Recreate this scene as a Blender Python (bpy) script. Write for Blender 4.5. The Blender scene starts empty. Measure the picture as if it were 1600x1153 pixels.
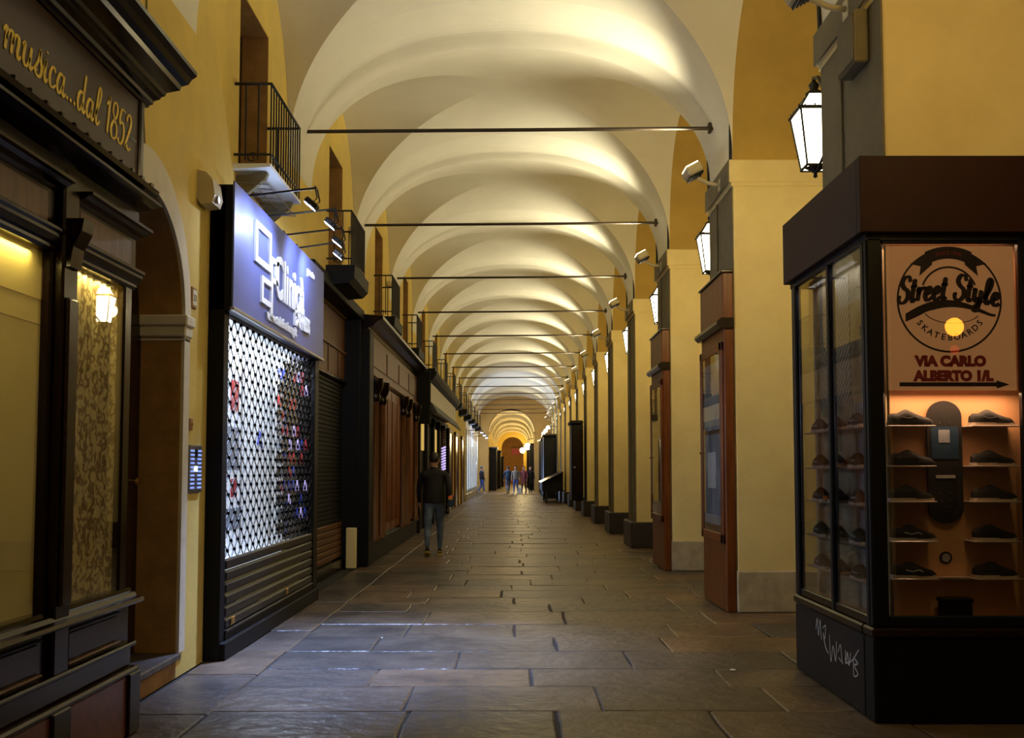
import bpy, math, random
from mathutils import Vector, Matrix
random.seed(7)
S = bpy.context.scene
C = S.collection
R = math.radians
PI = math.pi

# ------------------------------------------------------------------ camera, world, exposure
cd = bpy.data.cameras.new('camera'); cam = bpy.data.objects.new('camera', cd); C.objects.link(cam)
cam.location = (0, 0, 1.5); cam.rotation_euler = (R(93.4), 0, 0)
cd.lens = 36; cd.sensor_width = 36; cd.shift_x = -4/1600; cd.shift_y = 63/1600
cd.clip_start = .05; cd.clip_end = 400
S.camera = cam
w = bpy.data.worlds.new('night'); S.world = w; w.use_nodes = True
w.node_tree.nodes['Background'].inputs[0].default_value = (.10, .075, .04, 1)
w.node_tree.nodes['Background'].inputs[1].default_value = .12
S.view_settings.view_transform = 'Standard'; S.view_settings.look = 'None'
S.view_settings.gamma = 1; S.view_settings.use_curve_mapping = False
S.view_settings.exposure = 0.0
FLOOD_W = 360; FLOOD_C = (1, .92, .70)
FILL_W = 60; FILL_C = (1, .74, .27)
LANT_W = 70; LANT_C = (1, .73, .27)
COLD = (.62, .74, 1)

# ------------------------------------------------------------------ materials
def mat(name, col, rough=.6, metal=0, noise=0, scale=6, col2=None, bump=0, bscale=40, spec=.5, emit=None, es=0, stretch=None, coat=0, rnd=0):
    m = bpy.data.materials.new(name); m.use_nodes = True
    nt = m.node_tree; b = nt.nodes['Principled BSDF']; L = nt.links.new
    b.inputs['Base Color'].default_value = (*col, 1); b.inputs['Roughness'].default_value = rough
    b.inputs['Metallic'].default_value = metal; b.inputs['Specular IOR Level'].default_value = spec
    b.inputs['Coat Weight'].default_value = coat
    tc = nt.nodes.new('ShaderNodeTexCoord'); mp = nt.nodes.new('ShaderNodeMapping')
    L(tc.outputs['Object'], mp.inputs[0])
    if stretch: mp.inputs['Scale'].default_value = stretch
    if noise or col2:
        n = nt.nodes.new('ShaderNodeTexNoise'); n.inputs['Scale'].default_value = scale; n.inputs['Detail'].default_value = 6
        n.inputs['Roughness'].default_value = .62
        L(mp.outputs[0], n.inputs[0])
        r = nt.nodes.new('ShaderNodeValToRGB'); r.color_ramp.elements[0].position = .36; r.color_ramp.elements[1].position = .66
        c2 = col2 or tuple(c*(1-noise) for c in col)
        r.color_ramp.elements[0].color = (*c2, 1); r.color_ramp.elements[1].color = (*col, 1)
        L(n.outputs[0], r.inputs[0]); out = r.outputs[0]
        if rnd:
            oi = nt.nodes.new('ShaderNodeObjectInfo'); mr = nt.nodes.new('ShaderNodeMapRange')
            mr.inputs[3].default_value = 1-rnd; mr.inputs[4].default_value = 1+rnd
            L(oi.outputs['Random'], mr.inputs[0])
            mx = nt.nodes.new('ShaderNodeVectorMath'); mx.operation = 'SCALE'
            L(out, mx.inputs[0]); L(mr.outputs[0], mx.inputs['Scale']); out = mx.outputs[0]
        L(out, b.inputs['Base Color'])
    if bump:
        n2 = nt.nodes.new('ShaderNodeTexNoise'); n2.inputs['Scale'].default_value = bscale; n2.inputs['Detail'].default_value = 4
        L(mp.outputs[0], n2.inputs[0])
        bp = nt.nodes.new('ShaderNodeBump'); bp.inputs['Strength'].default_value = bump; bp.inputs['Distance'].default_value = .01
        L(n2.outputs[0], bp.inputs['Height']); L(bp.outputs[0], b.inputs['Normal'])
    if emit:
        b.inputs['Emission Color'].default_value = (*emit, 1); b.inputs['Emission Strength'].default_value = es
    return m
def glass(name, tint=(1, 1, 1), ior=1.5, rough=0):
    m = bpy.data.materials.new(name); m.use_nodes = True; nt = m.node_tree; nt.nodes.clear(); L = nt.links.new
    o = nt.nodes.new('ShaderNodeOutputMaterial'); mx = nt.nodes.new('ShaderNodeMixShader')
    t = nt.nodes.new('ShaderNodeBsdfTransparent'); t.inputs[0].default_value = (*tint, 1)
    g = nt.nodes.new('ShaderNodeBsdfGlossy'); g.inputs['Roughness'].default_value = rough
    f = nt.nodes.new('ShaderNodeFresnel'); ge = nt.nodes.new('ShaderNodeNewGeometry'); mr = nt.nodes.new('ShaderNodeMapRange')
    mr.inputs[3].default_value = ior; mr.inputs[4].default_value = 1/ior
    L(ge.outputs['Backfacing'], mr.inputs[0]); L(mr.outputs[0], f.inputs[0])
    L(f.outputs[0], mx.inputs[0]); L(t.outputs[0], mx.inputs[1]); L(g.outputs[0], mx.inputs[2]); L(mx.outputs[0], o.inputs[0])
    return m
M = {
 'vault': mat('vault_plaster', (.76, .71, .54), .85, noise=.08, scale=1.2, bump=.12, bscale=12),
 'wall': mat('yellow_plaster', (.74, .54, .11), .85, noise=.16, scale=1.6, col2=(.62, .45, .11), bump=.25, bscale=18),
 'pillar': mat('pillar_plaster', (.86, .71, .33), .8, noise=.1, scale=1.5, col2=(.76, .61, .27), bump=.18, bscale=16),
 'pale': mat('pale_plaster', (.74, .68, .50), .85, noise=.12, scale=5, bump=.25),
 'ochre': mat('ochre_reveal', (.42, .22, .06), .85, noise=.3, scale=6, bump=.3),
 'stone': mat('plinth_stone', (.50, .42, .28), .8, noise=.3, scale=6, bump=.4),
 'darkstone': mat('dark_plinth_stone', (.035, .026, .02), .5, noise=.3, scale=8, bump=.3),
 'paving': mat('paving_stone', (.130, .100, .070), .38, col2=(.050, .040, .032), scale=1.7, bump=.9, bscale=8, rnd=.32, spec=.5),
 'bed': mat('paving_bed', (.02, .017, .014), .9, noise=.3),
 'asphalt': mat('street_asphalt', (.03, .03, .03), .8, noise=.3, bump=.5),
 'iron': mat('black_iron', (.012, .011, .01), .45, metal=.3, bump=.1),
 'rod': mat('tie_rod_iron', (.05, .035, .02), .38, metal=.5),
 'black': mat('black_paint', (.005, .005, .005), .55, noise=.2, spec=.2),
 'blackgloss': mat('glossy_black_metal', (.003, .0025, .0025), .5, noise=.2, spec=.2),
 'shutter': mat('shutter_metal', (.012, .011, .010), .34, noise=.2, spec=.4),
 'ebony': mat('varnished_dark_wood', (.011, .004, .002), .2, noise=.4, scale=5, stretch=(6, 1, .6), spec=.3),
 'ebonypanel': mat('dark_wood_panel', (.022, .008, .004), .24, noise=.4, scale=5, stretch=(1, 1, 5), spec=.3),
 'marble': mat('red_marble', (.16, .035, .015), .35, col2=(.09, .02, .01), scale=14, coat=.2),
 'oak': mat('brown_wood', (.20, .055, .008), .42, col2=(.11, .028, .004), scale=4, stretch=(5, 5, .5), spec=.35),
 'walnut': mat('shopfront_brown_wood', (.15, .058, .016), .42, col2=(.08, .028, .008), scale=5, stretch=(4, 4, .5), spec=.35),
 'glass': glass('window_glass'), 'kglass': glass('kiosk_glass', (.86, .86, .86), 1.62),
 'signglass': glass('sign_glass', (.9, .9, .9), 1.5),
 'blind': mat('cream_blind', (.55, .45, .13), .8, noise=.12, scale=1.5),
 'brownsign': mat('brown_signboard', (.050, .016, .008), .35, noise=.3, scale=2, spec=.25),
 'gold': mat('gold_leaf', (1, .72, .10), .6, noise=.1, emit=None),
 'brass': mat('brass', (.8, .5, .15), .25, metal=1),
 'cream': mat('cream_plastic', (.55, .47, .28), .4, noise=.08),
 'steel': mat('brushed_steel', (.35, .34, .33), .35, metal=.9, noise=.1),
 'blue': mat('blue_signboard', (.09, .12, .36), .42, noise=.06, scale=3),
 'white': mat('white_lettering', (.92, .93, .95), .4, noise=.02),
 'whitewall': mat('white_panel', (.85, .88, .92), .5, noise=.03),
 'red': mat('red_print', (.65, .02, .03), .5, noise=.1), 'bluep': mat('blue_print', (.03, .06, .5), .5, noise=.1),
 'poster': mat('glowing_poster_paper', (.80, .50, .30), .55, noise=.06, scale=3, emit=(.85, .38, .15), es=.16),  # faint glow added to brighten the sheet, standing in for lamplight through it
 'posterink': mat('poster_black_ink', (.03, .015, .012), .6, noise=.1),
 'posterred': mat('poster_red_ink', (.36, .03, .02), .6, noise=.1),
 'board': mat('kiosk_backboard', (.72, .40, .20), .6, noise=.08, scale=2),
 'maroon': mat('maroon_band', (.028, .006, .003), .6, noise=.25, scale=3, spec=.2),
 'navy': mat('kiosk_frame', (.005, .006, .011), .4, noise=.3, spec=.25),
 'shoe': mat('black_suede', (.012, .011, .012), .75, noise=.3, scale=40),
 'shoebrown': mat('brown_suede', (.10, .045, .02), .75, noise=.3, scale=40),
 'sole': mat('white_rubber', (.6, .5, .4), .5, noise=.1),
 'acrylic': mat('acrylic_ledge', (.55, .45, .4), .12, noise=.1, spec=.9),
 'skin': mat('skin', (.45, .25, .16), .5, noise=.1), 'hair': mat('dark_hair', (.015, .01, .008), .5, noise=.3, scale=60),
 'jacket': mat('black_jacket', (.006, .0055, .006), .75, noise=.3, scale=20, bump=.5),
 'jeans': mat('blue_jeans', (.13, .18, .26), .8, col2=(.03, .05, .09), scale=5, bump=.4),
 'jeansb': mat('bright_blue_jeans', (.07, .14, .5), .8, noise=.3, scale=9),
 'greyj': mat('grey_jacket', (.25, .23, .19), .8, noise=.2), 'redj': mat('dark_red_coat', (.13, .02, .02), .8, noise=.2),
 'yellow': mat('yellow_rubber', (.7, .5, .05), .5, noise=.1), 'orange': mat('orange_fabric', (.9, .18, .02), .6, noise=.1),
 'teal': mat('teal_fabric', (.01, .04, .09), .6, noise=.1),
 'paper': mat('pale_notice', (.42, .46, .50), .6, col2=(.22, .25, .32), scale=3),
 'paper2': mat('cream_notice', (.5, .44, .28), .6, col2=(.25, .2, .12), scale=4),
 'lantglass': mat('lantern_glass', (1, .95, .8), .4, emit=(1, .90, .66), es=9),
 'floodglass': mat('floodlight_glass', (1, .95, .85), .4, emit=(1, .9, .65), es=9),
 'coldglass': mat('cold_lamp_glass', (1, 1, 1), .4, emit=(.8, .88, 1), es=14),
 'tube': mat('fluorescent_tube', (1, 1, 1), .4, emit=(.85, .92, 1), es=4),
 'amber': mat('amber_lens', (1, .4, .05), .3, emit=(1, .33, .02), es=22),
 'redlens': mat('red_lens', (1, .05, .02), .3, emit=(1, .06, .02), es=2),
 'creamsign': mat('cream_signboard', (.52, .46, .30), .5, col2=(.38, .34, .24), scale=1.5),
 'greyawn': mat('grey_awning', (.05, .05, .06), .6, noise=.3),
 'ledblue': mat('intercom_buttons', (.3, .4, .9), .4, emit=(.25, .4, 1), es=.7),
 'violet': mat('violet_light', (.6, .5, .9), .4, emit=(.55, .45, .9), es=.9),
 'litgap': mat('lit_shop_panel', (.8, .6, .2), .5, emit=(.9, .6, .15), es=.45),
 'redlit': mat('lit_red_sign', (.30, .02, .02), .5, emit=(.8, .06, .04), es=.02),
 'grey_and_shade': mat('grey_and_shade_plaster', (.20, .165, .085), .85, noise=.2, scale=3, bump=.25),  # plain grey parts, and the shade painted on the pillars' aisle side
 'hall': mat('shop_interior', (.10, .07, .03), .8, noise=.3),
 'chalk': mat('chalk_paint', (.5, .5, .5), .7, noise=.2),
}
def damask():
    m = mat('patterned_curtain', (.55, .45, .20), .8)
    nt = m.node_tree; b = nt.nodes['Principled BSDF']; L = nt.links.new
    tc = nt.nodes.new('ShaderNodeTexCoord')
    mp = nt.nodes.new('ShaderNodeMapping'); mp.inputs['Scale'].default_value = (1, 30, 19); L(tc.outputs['Object'], mp.inputs[0])
    v = nt.nodes.new('ShaderNodeTexVoronoi'); v.inputs['Scale'].default_value = 1.2; v.feature = 'SMOOTH_F1'; L(mp.outputs[0], v.inputs[0])
    wv = nt.nodes.new('ShaderNodeTexWave'); wv.inputs['Scale'].default_value = .8; wv.inputs['Distortion'].default_value = 9; wv.inputs['Detail'].default_value = 2
    L(mp.outputs[0], wv.inputs[0])
    mu = nt.nodes.new('ShaderNodeMath'); mu.operation = 'MULTIPLY'; L(v.outputs[0], mu.inputs[0]); L(wv.outputs[1], mu.inputs[1])
    r = nt.nodes.new('ShaderNodeValToRGB'); r.color_ramp.elements[0].color = (.20, .14, .05, 1); r.color_ramp.elements[0].position = .04
    r.color_ramp.elements[1].color = (.55, .45, .20, 1); r.color_ramp.elements[1].position = .22
    L(mu.outputs[0], r.inputs[0]); L(r.outputs[0], b.inputs['Base Color'])
    return m
M['damask'] = damask()
def stripes(name, c1, c2, sc, rot):
    m = mat(name, c1, .5); nt = m.node_tree; b = nt.nodes['Principled BSDF']; L = nt.links.new
    tc = nt.nodes.new('ShaderNodeTexCoord'); mp = nt.nodes.new('ShaderNodeMapping'); mp.inputs['Rotation'].default_value = rot
    L(tc.outputs['Object'], mp.inputs[0])
    wv = nt.nodes.new('ShaderNodeTexWave'); wv.inputs['Scale'].default_value = sc; wv.bands_direction = 'Z'; L(mp.outputs[0], wv.inputs[0])
    r = nt.nodes.new('ShaderNodeValToRGB'); r.color_ramp.elements[0].position = .45; r.color_ramp.elements[1].position = .55
    r.color_ramp.elements[0].color = (*c1, 1); r.color_ramp.elements[1].color = (*c2, 1)
    L(wv.outputs[1], r.inputs[0]); L(r.outputs[0], b.inputs['Base Color'])
    return m
M['hatch'] = stripes('hatched_cloth', (.16, .14, .12), (.45, .40, .27), 7, (R(40), 0, 0))

def paving_tint():
    m = M['paving']; nt = m.node_tree; L = nt.links.new; b = nt.nodes['Principled BSDF']
    src = b.inputs['Base Color'].links[0].from_socket
    oi = nt.nodes.new('ShaderNodeObjectInfo'); rr = nt.nodes.new('ShaderNodeValToRGB')
    rr.color_ramp.elements[0].color = (.72, .82, .95, 1); rr.color_ramp.elements[1].color = (1.25, .95, .62, 1)
    e = rr.color_ramp.elements.new(.5); e.color = (.95, .92, .88, 1)
    L(oi.outputs['Random'], rr.inputs[0])
    mx = nt.nodes.new('ShaderNodeMix'); mx.data_type = 'RGBA'; mx.blend_type = 'MULTIPLY'; mx.inputs[0].default_value = 1
    L(src, mx.inputs[6]); L(rr.outputs[0], mx.inputs[7]); L(mx.outputs[2], b.inputs['Base Color'])
    for n in nt.nodes:
        if n.type == 'BUMP': n.inputs['Distance'].default_value = .022
paving_tint()

# ------------------------------------------------------------------ mesh helpers
class MB:
    def __init__(s): s.v = []; s.f = []; s.sm = []
    def add(s, v, f, smooth=False):
        o = len(s.v); s.v += [tuple(p) for p in v]; s.f += [tuple(i+o for i in q) for q in f]; s.sm += [smooth]*len(f); return s
    def box(s, x0, x1, y0, y1, z0, z1, b=0):
        if x0 > x1: x0, x1 = x1, x0
        if y0 > y1: y0, y1 = y1, y0
        if z0 > z1: z0, z1 = z1, z0
        if not b:
            v = [(x, y, z) for x in (x0, x1) for y in (y0, y1) for z in (z0, z1)]
            return s.add(v, [(0, 1, 3, 2), (4, 6, 7, 5), (0, 4, 5, 1), (2, 3, 7, 6), (0, 2, 6, 4), (1, 5, 7, 3)])
        b = min(b, (x1-x0)*.45, (y1-y0)*.45, (z1-z0)*.45)
        X = (x0, x1); Y = (y0, y1); Z = (z0, z1); v = []; idx = {}
        for i in (0, 1):
            for j in (0, 1):
                for k in (0, 1):
                    sx = b if i == 0 else -b; sy = b if j == 0 else -b; sz = b if k == 0 else -b
                    for a, p in enumerate([(X[i], Y[j]+sy, Z[k]+sz), (X[i]+sx, Y[j], Z[k]+sz), (X[i]+sx, Y[j]+sy, Z[k])]):
                        idx[(i, j, k, a)] = len(v); v.append(p)
        f = []
        for i in (0, 1):
            q = [idx[(i, 0, 0, 0)], idx[(i, 1, 0, 0)], idx[(i, 1, 1, 0)], idx[(i, 0, 1, 0)]]; f.append(q if i else q[::-1])
            q = [idx[(0, i, 0, 1)], idx[(0, i, 1, 1)], idx[(1, i, 1, 1)], idx[(1, i, 0, 1)]]; f.append(q if i else q[::-1])
            q = [idx[(0, 0, i, 2)], idx[(1, 0, i, 2)], idx[(1, 1, i, 2)], idx[(0, 1, i, 2)]]; f.append(q if i else q[::-1])
        for i in (0, 1):
            for j in (0, 1):
                f.append((idx[(i, j, 0, 0)], idx[(i, j, 1, 0)], idx[(i, j, 1, 1)], idx[(i, j, 0, 1)]))
                f.append((idx[(i, 0, j, 0)], idx[(i, 1, j, 0)], idx[(i, 1, j, 2)], idx[(i, 0, j, 2)]))
                f.append((idx[(0, i, j, 1)], idx[(1, i, j, 1)], idx[(1, i, j, 2)], idx[(0, i, j, 2)]))
        for i in (0, 1):
            for j in (0, 1):
                for k in (0, 1): f.append((idx[(i, j, k, 0)], idx[(i, j, k, 1)], idx[(i, j, k, 2)]))
        return s.add(v, f)
    def tube(s, pts, r, n=8, caps=True):
        pts = [Vector(p) for p in pts]; v = []; f = []; m = len(pts)
        rr = r if isinstance(r, (list, tuple)) else [r]*m
        for i, p in enumerate(pts):
            d = (pts[min(i+1, m-1)]-pts[max(i-1, 0)]).normalized()
            a = Vector((0, 0, 1)) if abs(d.z) < .9 else Vector((1, 0, 0))
            u = d.cross(a).normalized(); w_ = d.cross(u).normalized()
            for k in range(n):
                t = 2*PI*k/n; v.append(p+u*math.cos(t)*rr[i]+w_*math.sin(t)*rr[i])
        for i in range(m-1):
            for k in range(n): f.append((i*n+k, i*n+(k+1) % n, (i+1)*n+(k+1) % n, (i+1)*n+k))
        s.add(v, f, True)
        if caps: s.add(v[:n], [tuple(range(n))]); s.add(v[-n:], [tuple(range(n))[::-1]])
        return s
    def prism(s, prof, axis, a0, a1):      # prof: list of 2D pts; axis 'y': prof=(x,z); 'x': (y,z); 'z': (x,y)
        def P(p, a): return {'y': (p[0], a, p[1]), 'x': (a, p[0], p[1]), 'z': (p[0], p[1], a)}[axis]
        n = len(prof); v = [P(p, a0) for p in prof]+[P(p, a1) for p in prof]
        f = [(i, (i+1) % n, n+(i+1) % n, n+i) for i in range(n)]+[tuple(range(n))[::-1], tuple(range(n, 2*n))]
        return s.add(v, f)
    def lathe(s, prof, c, n=16):
        v = []; m = len(prof)
        for r, z in prof:
            for k in range(n): t = 2*PI*k/n; v.append((c[0]+r*math.cos(t), c[1]+r*math.sin(t), c[2]+z))
        f = [(i*n+k, i*n+(k+1) % n, (i+1)*n+(k+1) % n, (i+1)*n+k) for i in range(m-1) for k in range(n)]
        return s.add(v, f, True)
    def build(s, name, m, parent=None, loc=None):
        me = bpy.data.meshes.new(name); me.from_pydata(s.v, [], s.f)
        me.polygons.foreach_set('use_smooth', s.sm); me.update()
        o = bpy.data.objects.new(name, me); C.objects.link(o)
        for q in (m if isinstance(m, (list, tuple)) else [m]): me.materials.append(M[q] if isinstance(q, str) else q)
        if parent: o.parent = parent
        return o
def tag(o, label=None, cat=None, group=None, kind=None):
    if label: o['label'] = label
    if cat: o['category'] = cat
    if group: o['group'] = group
    if kind: o['kind'] = kind
    return o
def thing(name, label, cat, group=None, loc=(0, 0, 0)):
    o = bpy.data.objects.new(name, None); C.objects.link(o); o.location = loc; o.empty_display_size = .1
    return tag(o, label, cat, group)
def reloc(root, nz=True):
    """move an origin-built thing's empty to the centre of its footprint, keeping its parts where they are"""
    mn = [1e9]*3; mx = [-1e9]*3
    def walk(o):
        for c in o.children:
            if c.type == 'MESH' and len(c.data.vertices):
                for v in c.data.vertices:
                    for a in range(3): mn[a] = min(mn[a], v.co[a]); mx[a] = max(mx[a], v.co[a])
            walk(c)
    walk(root)
    if mn[0] > 1e8: return root
    p = Vector(((mn[0]+mx[0])/2, (mn[1]+mx[1])/2, mn[2])); root.location = p
    for c in root.children: c.location = c.location-p
    return root
def allkids(o):
    r = []
    for c in o.children: r.append(c); r += allkids(c)
    return r
def copy_thing(root, delta, label, group=None):
    r = root.copy(); C.objects.link(r); r.location = root.location+Vector(delta); r['label'] = label
    if group: r['group'] = group
    def rec(src, dst):
        for ch in src.children:
            c = ch.copy(); C.objects.link(c); c.parent = dst; rec(ch, c)
    rec(root, r); return r
def struct(o): o['kind'] = 'structure'; return o
def light(kind, name, loc, energy, col, size=.1, target=None, spot=None, blend=.6, sy=None):
    d = bpy.data.lights.new(name, kind); d.energy = energy; d.color = col
    o = bpy.data.objects.new(name, d); C.objects.link(o); o.location = loc
    if kind == 'AREA':
        d.size = size
        if sy: d.shape = 'RECTANGLE'; d.size_y = sy
    else: d.shadow_soft_size = size
    if kind == 'SPOT': d.spot_size = R(spot); d.spot_blend = blend
    if target is not None: o.rotation_euler = (Vector(target)-Vector(loc)).to_track_quat('-Z', 'Y').to_euler()
    return o
ORD = ['first', 'second', 'third', 'fourth', 'fifth', 'sixth', 'seventh', 'eighth', 'ninth', 'tenth', 'eleventh', 'twelfth', 'thirteenth', 'fourteenth', 'fifteenth', 'sixteenth', 'seventeenth', 'eighteenth', 'nineteenth', 'twentieth', 'twenty-first', 'twenty-second', 'twenty-third']

# ------------------------------------------------------------------ dimensions
LX, RX, RO = -2.45, 2.36, 3.4         # left wall, aisle side of the pillars, street side of the pillars
BAY = 4.5; P0 = 7.05                    # pillar/rib rows at P0 + 4.5 k
ZS = 4.85; HALF = .65; LO = BAY/2-HALF # springing, half pillar length, half opening
A = (RX-LX)/2; CX = (RX+LX)/2
NB = 14                                # rib rows 0..14 (7 .. 70)
def H(u): return 1.95-.17*u*u
def prof(s): return max(0, 1-abs(s)**2.3)**(1/2.3)

# ------------------------------------------------------------------ vault
def vault_bay(y0, N, name):
    """one bay between rib rows y0 and y0+BAY: long barrel halves, four groin sectors"""
    mb = MB(); yc = y0+BAY/2
    par = [math.sin(-PI/2+PI*i/(2*N)) for i in range(2*N+1)]
    def sector(which):
        idx = {}; vs = []; fs = []
        def vid(i, j):
            if (i, j) not in idx:
                s, t = par[i], par[j]
                if which in 'NF': z = ZS+H(t)*prof(s)
                else: z = ZS+H(s)*prof(t)
                idx[(i, j)] = len(vs); vs.append((CX+A*s, yc+LO*t, z))
            return idx[(i, j)]
        n2 = 2*N
        for i in range(n2):
            for j in range(n2):
                a, b, c, d = (i, j), (i+1, j), (i+1, j+1), (i, j+1)
                tris = ((a, b, c), (a, c, d)) if (i < N) == (j < N) else ((a, b, d), (b, c, d))
                for T in tris:
                    gx = sum(p[0] for p in T)/3-N; gy = sum(p[1] for p in T)/3-N
                    k = ('F' if gy > 0 else 'N') if abs(gy) > abs(gx) else ('R' if gx > 0 else 'L')
                    if k == which: fs.append(tuple(vid(*p) for p in T)[::-1])
        mb.add(vs, fs, True)
    for q in 'NFLR': sector(q)
    # strips over the pillars, with a faint raised transverse moulding at the rib line
    def strip(ya, yb, m):
        vs = []; fs = []; K = 2*N
        for j in range(m+1):
            y = ya+(yb-ya)*j/m
            e = min(abs(y-y0), abs(y-y0-BAY)); d = -.03*math.exp(-((e-.02)/.075)**4) - .012*math.exp(-((e-.16)/.04)**2)
            tt = (max(0, 1-e/HALF))
            hh = H(1)-.035*tt*tt
            for i in range(K+1):
                s = par[i]; vs.append((CX+A*s, y, ZS+(hh+d)*prof(s)))
        for j in range(m):
            for i in range(K): fs.append((j*(K+1)+i, (j+1)*(K+1)+i, (j+1)*(K+1)+i+1, j*(K+1)+i+1))
        mb.add(vs, fs, True)
    m = 26 if N > 20 else 12
    strip(y0, y0+HALF, m); strip(y0+BAY-HALF, y0+BAY, m)
    return struct(mb.build(name, 'vault'))
for k in range(-2, NB): vault_bay(P0+BAY*k, 32 if k < 5 else (18 if k < 9 else 12), 'ceiling')
# roof cap above vault keeps the sky out
struct(MB().box(LX-.6, RO+.2, -3, 118, 7.05, 7.2).build('ceiling', 'grey_and_shade'))

# ------------------------------------------------------------------ left wall with window recesses and the arched doorway
BC = [9.35, 13.75, 18.2]+[22.75+BAY*i for i in range(10)]     # balcony window centres
wins = [(c-.42, c+.62, 4.05, 5.8) for c in BC]
def wall_panel(mb, y0, y1, z0, z1): mb.box(LX-.35, LX, y0, y1, z0, z1)
wl = MB()
ys = sorted(wins)
prev = 4.0
segs = []
cur = -3
for a, b, z0, z1 in ys:
    segs.append((cur, a, 4.05, 7.1)); wl.box(LX-.35, LX, a, b, z1, 7.1); cur = b
segs.append((cur, 70, 4.05, 7.1))
for a, b, z0, z1 in segs: wl.box(LX-.35, LX, a, b, z0, z1)
wl.box(LX-.35, LX, -3, 5.93, 0, 4.05)                         # behind the music shop
# wall over the doorway: arch opening centre yc 6.72 r .78
AY, AR, AZ = 6.72, .78, 2.62
def arch_wall(mb, x0, x1, ya, yb, zt, yc, r, zs, rz=None, n=28):
    rz = rz or r
    pts = [(yc-r*math.cos(PI*i/n), zs+(rz*prof(math.cos(PI*i/n)) if rz != r else r*math.sin(PI*i/n))) for i in range(n+1)]
    for x, fl in ((x1, False), (x0, True)):
        vs = []; fs = []
        for p in pts: vs += [(x, p[0], p[1]), (x, p[0], zt)]
        for i in range(n):
            q = (2*i, 2*i+2, 2*i+3, 2*i+1); fs.append(q if not fl else q[::-1])
        mb.add(vs, fs)
    vs = []
    for p in pts: vs += [(x0, p[0], p[1]), (x1, p[0], p[1])]
    mb.add(vs, [(2*i, 2*i+1, 2*i+3, 2*i+2) for i in range(n)], True)
arch_wall(wl, LX-.35, LX, AY-AR, AY+AR, 4.05, AY, AR, AZ)
wl.box(LX-.35, LX, AY+AR, 8.2, 0, 4.05)
wl.box(LX-.35, LX, 12.0, 24, 3.85, 4.05)
wl.box(LX-.35, LX, 8.2, 12.0, 3.8, 4.05)
wl.box(LX-.35, LX, 15.9, 24.0, 0, 3.9)
wl.box(LX-.35, LX, 24.0, 70, 0, 4.05)
wl.box(LX-1.6, LX-1.5, 8.2, 15.9, 0, 4.05)
wl.box(LX-1.5, LX-.02, 11.9, 12.0, 0, 4.0)
struct(wl.build('wall_left', 'wall'))
# string course traces and cracks
cr = MB()
cr.tube([(LX+.004, 6.62, 4.75), (LX+.004, 6.66, 4.3), (LX+.004, 6.6, 3.95), (LX+.004, 6.66, 3.62)], .008, 5)
struct(cr.build('trim_1', 'grey_and_shade'))
# door reveal lining + pale archivolt
dr = MB()
n = 28; pts = [(AY-(AR-.004)*math.cos(PI*i/n), AZ+(AR-.004)*math.sin(PI*i/n)) for i in range(n+1)]
vs = []
for p in [(AY-AR+.004, 0)]+pts+[(AY+AR-.004, 0)]: vs += [(LX-.34, p[0], p[1]), (LX-.005, p[0], p[1])]
dr.add(vs, [(2*i, 2*i+1, 2*i+3, 2*i+2) for i in range(len(vs)//2-1)], True)
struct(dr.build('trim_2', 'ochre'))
ar = MB()
outer = AR+.13
for i in range(n):
    a0, a1 = PI*i/n, PI*(i+1)/n
    q = [(AY-AR*math.cos(a0), AZ+AR*math.sin(a0)), (AY-AR*math.cos(a1), AZ+AR*math.sin(a1)), (AY-outer*math.cos(a1), AZ+(outer+.12)*math.sin(a1)), (AY-outer*math.cos(a0), AZ+(outer+.12)*math.sin(a0))]
    ar.prism(q, 'x', LX+.001, LX+.022)
ar.box(LX+.001, LX+.02, AY+AR, AY+outer, .18, AZ)
ar.box(LX-.34, LX+.05, AY+AR-.045, AY+outer+.03, AZ-.06, AZ+.02, .01)
ar.box(LX-.34, LX+.035, AY+AR-.03, AY+outer+.015, AZ-.14, AZ-.06, .01)
ar.box(LX-.34, LX+.02, AY+AR-.012, AY+outer, AZ-.17, AZ-.15, .004)
struct(ar.build('trim_3', 'pale'))
d = thing('entrance_door', 'dark panelled wooden entrance door under the round arch beside the music shop', 'door')
d.name = 'door_1'; struct(d); 
for k in ('label', 'category'): del d[k]
MB().box(LX-.36, LX-.30, AY-AR, AY+AR, .18, AZ+.02, .004).build('door_leaf', 'ebony', d)
q = MB(); q.prism([(LX-.33, 0)]*0+[(AY-AR*math.cos(PI*i/n), AZ+AR*math.sin(PI*i/n)) for i in range(n+1)], 'x', LX-.36, LX-.32); q.build('fanlight', 'ebony', d)
for z0, z1 in ((.3, 1.1), (1.2, 1.7), (1.8, 2.5)):
    for y0 in (AY-AR+.1, AY+.06): MB().box(LX-.305, LX-.285, y0, y0+.6, z0, z1, .012).build('door_panel', 'ebonypanel', d)
MB().lathe([(0, 0), (.025, .0), (.03, .02), (.012, .035), (.012, .06)], (0, 0, 0), 12)
kb = MB(); kb.tube([(LX-.30, 7.36, 1.42), (LX-.26, 7.36, 1.42)], .012); kb.tube([(LX-.26, 7.36, 1.42), (LX-.235, 7.36, 1.42)], [.028, .022], 12); kb.build('door_knob', 'brass', d)
MB().box(LX-.34, LX-.2, AY-AR+.01, AY-AR+.16, AZ-.25, AZ+.02, .02).build('impost', 'ebony', d)
st = thing('doorstep', 'grey stone doorstep with a dark worn edge below the arched door', 'step')
MB().box(LX-.34, LX+.03, 5.96, AY+AR+.02, .13, .18, .01).build('tread', 'paving', st)
MB().box(LX-.3, LX, 5.96, AY+AR, 0, .13).build('riser', 'ochre', st); reloc(st)

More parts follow.
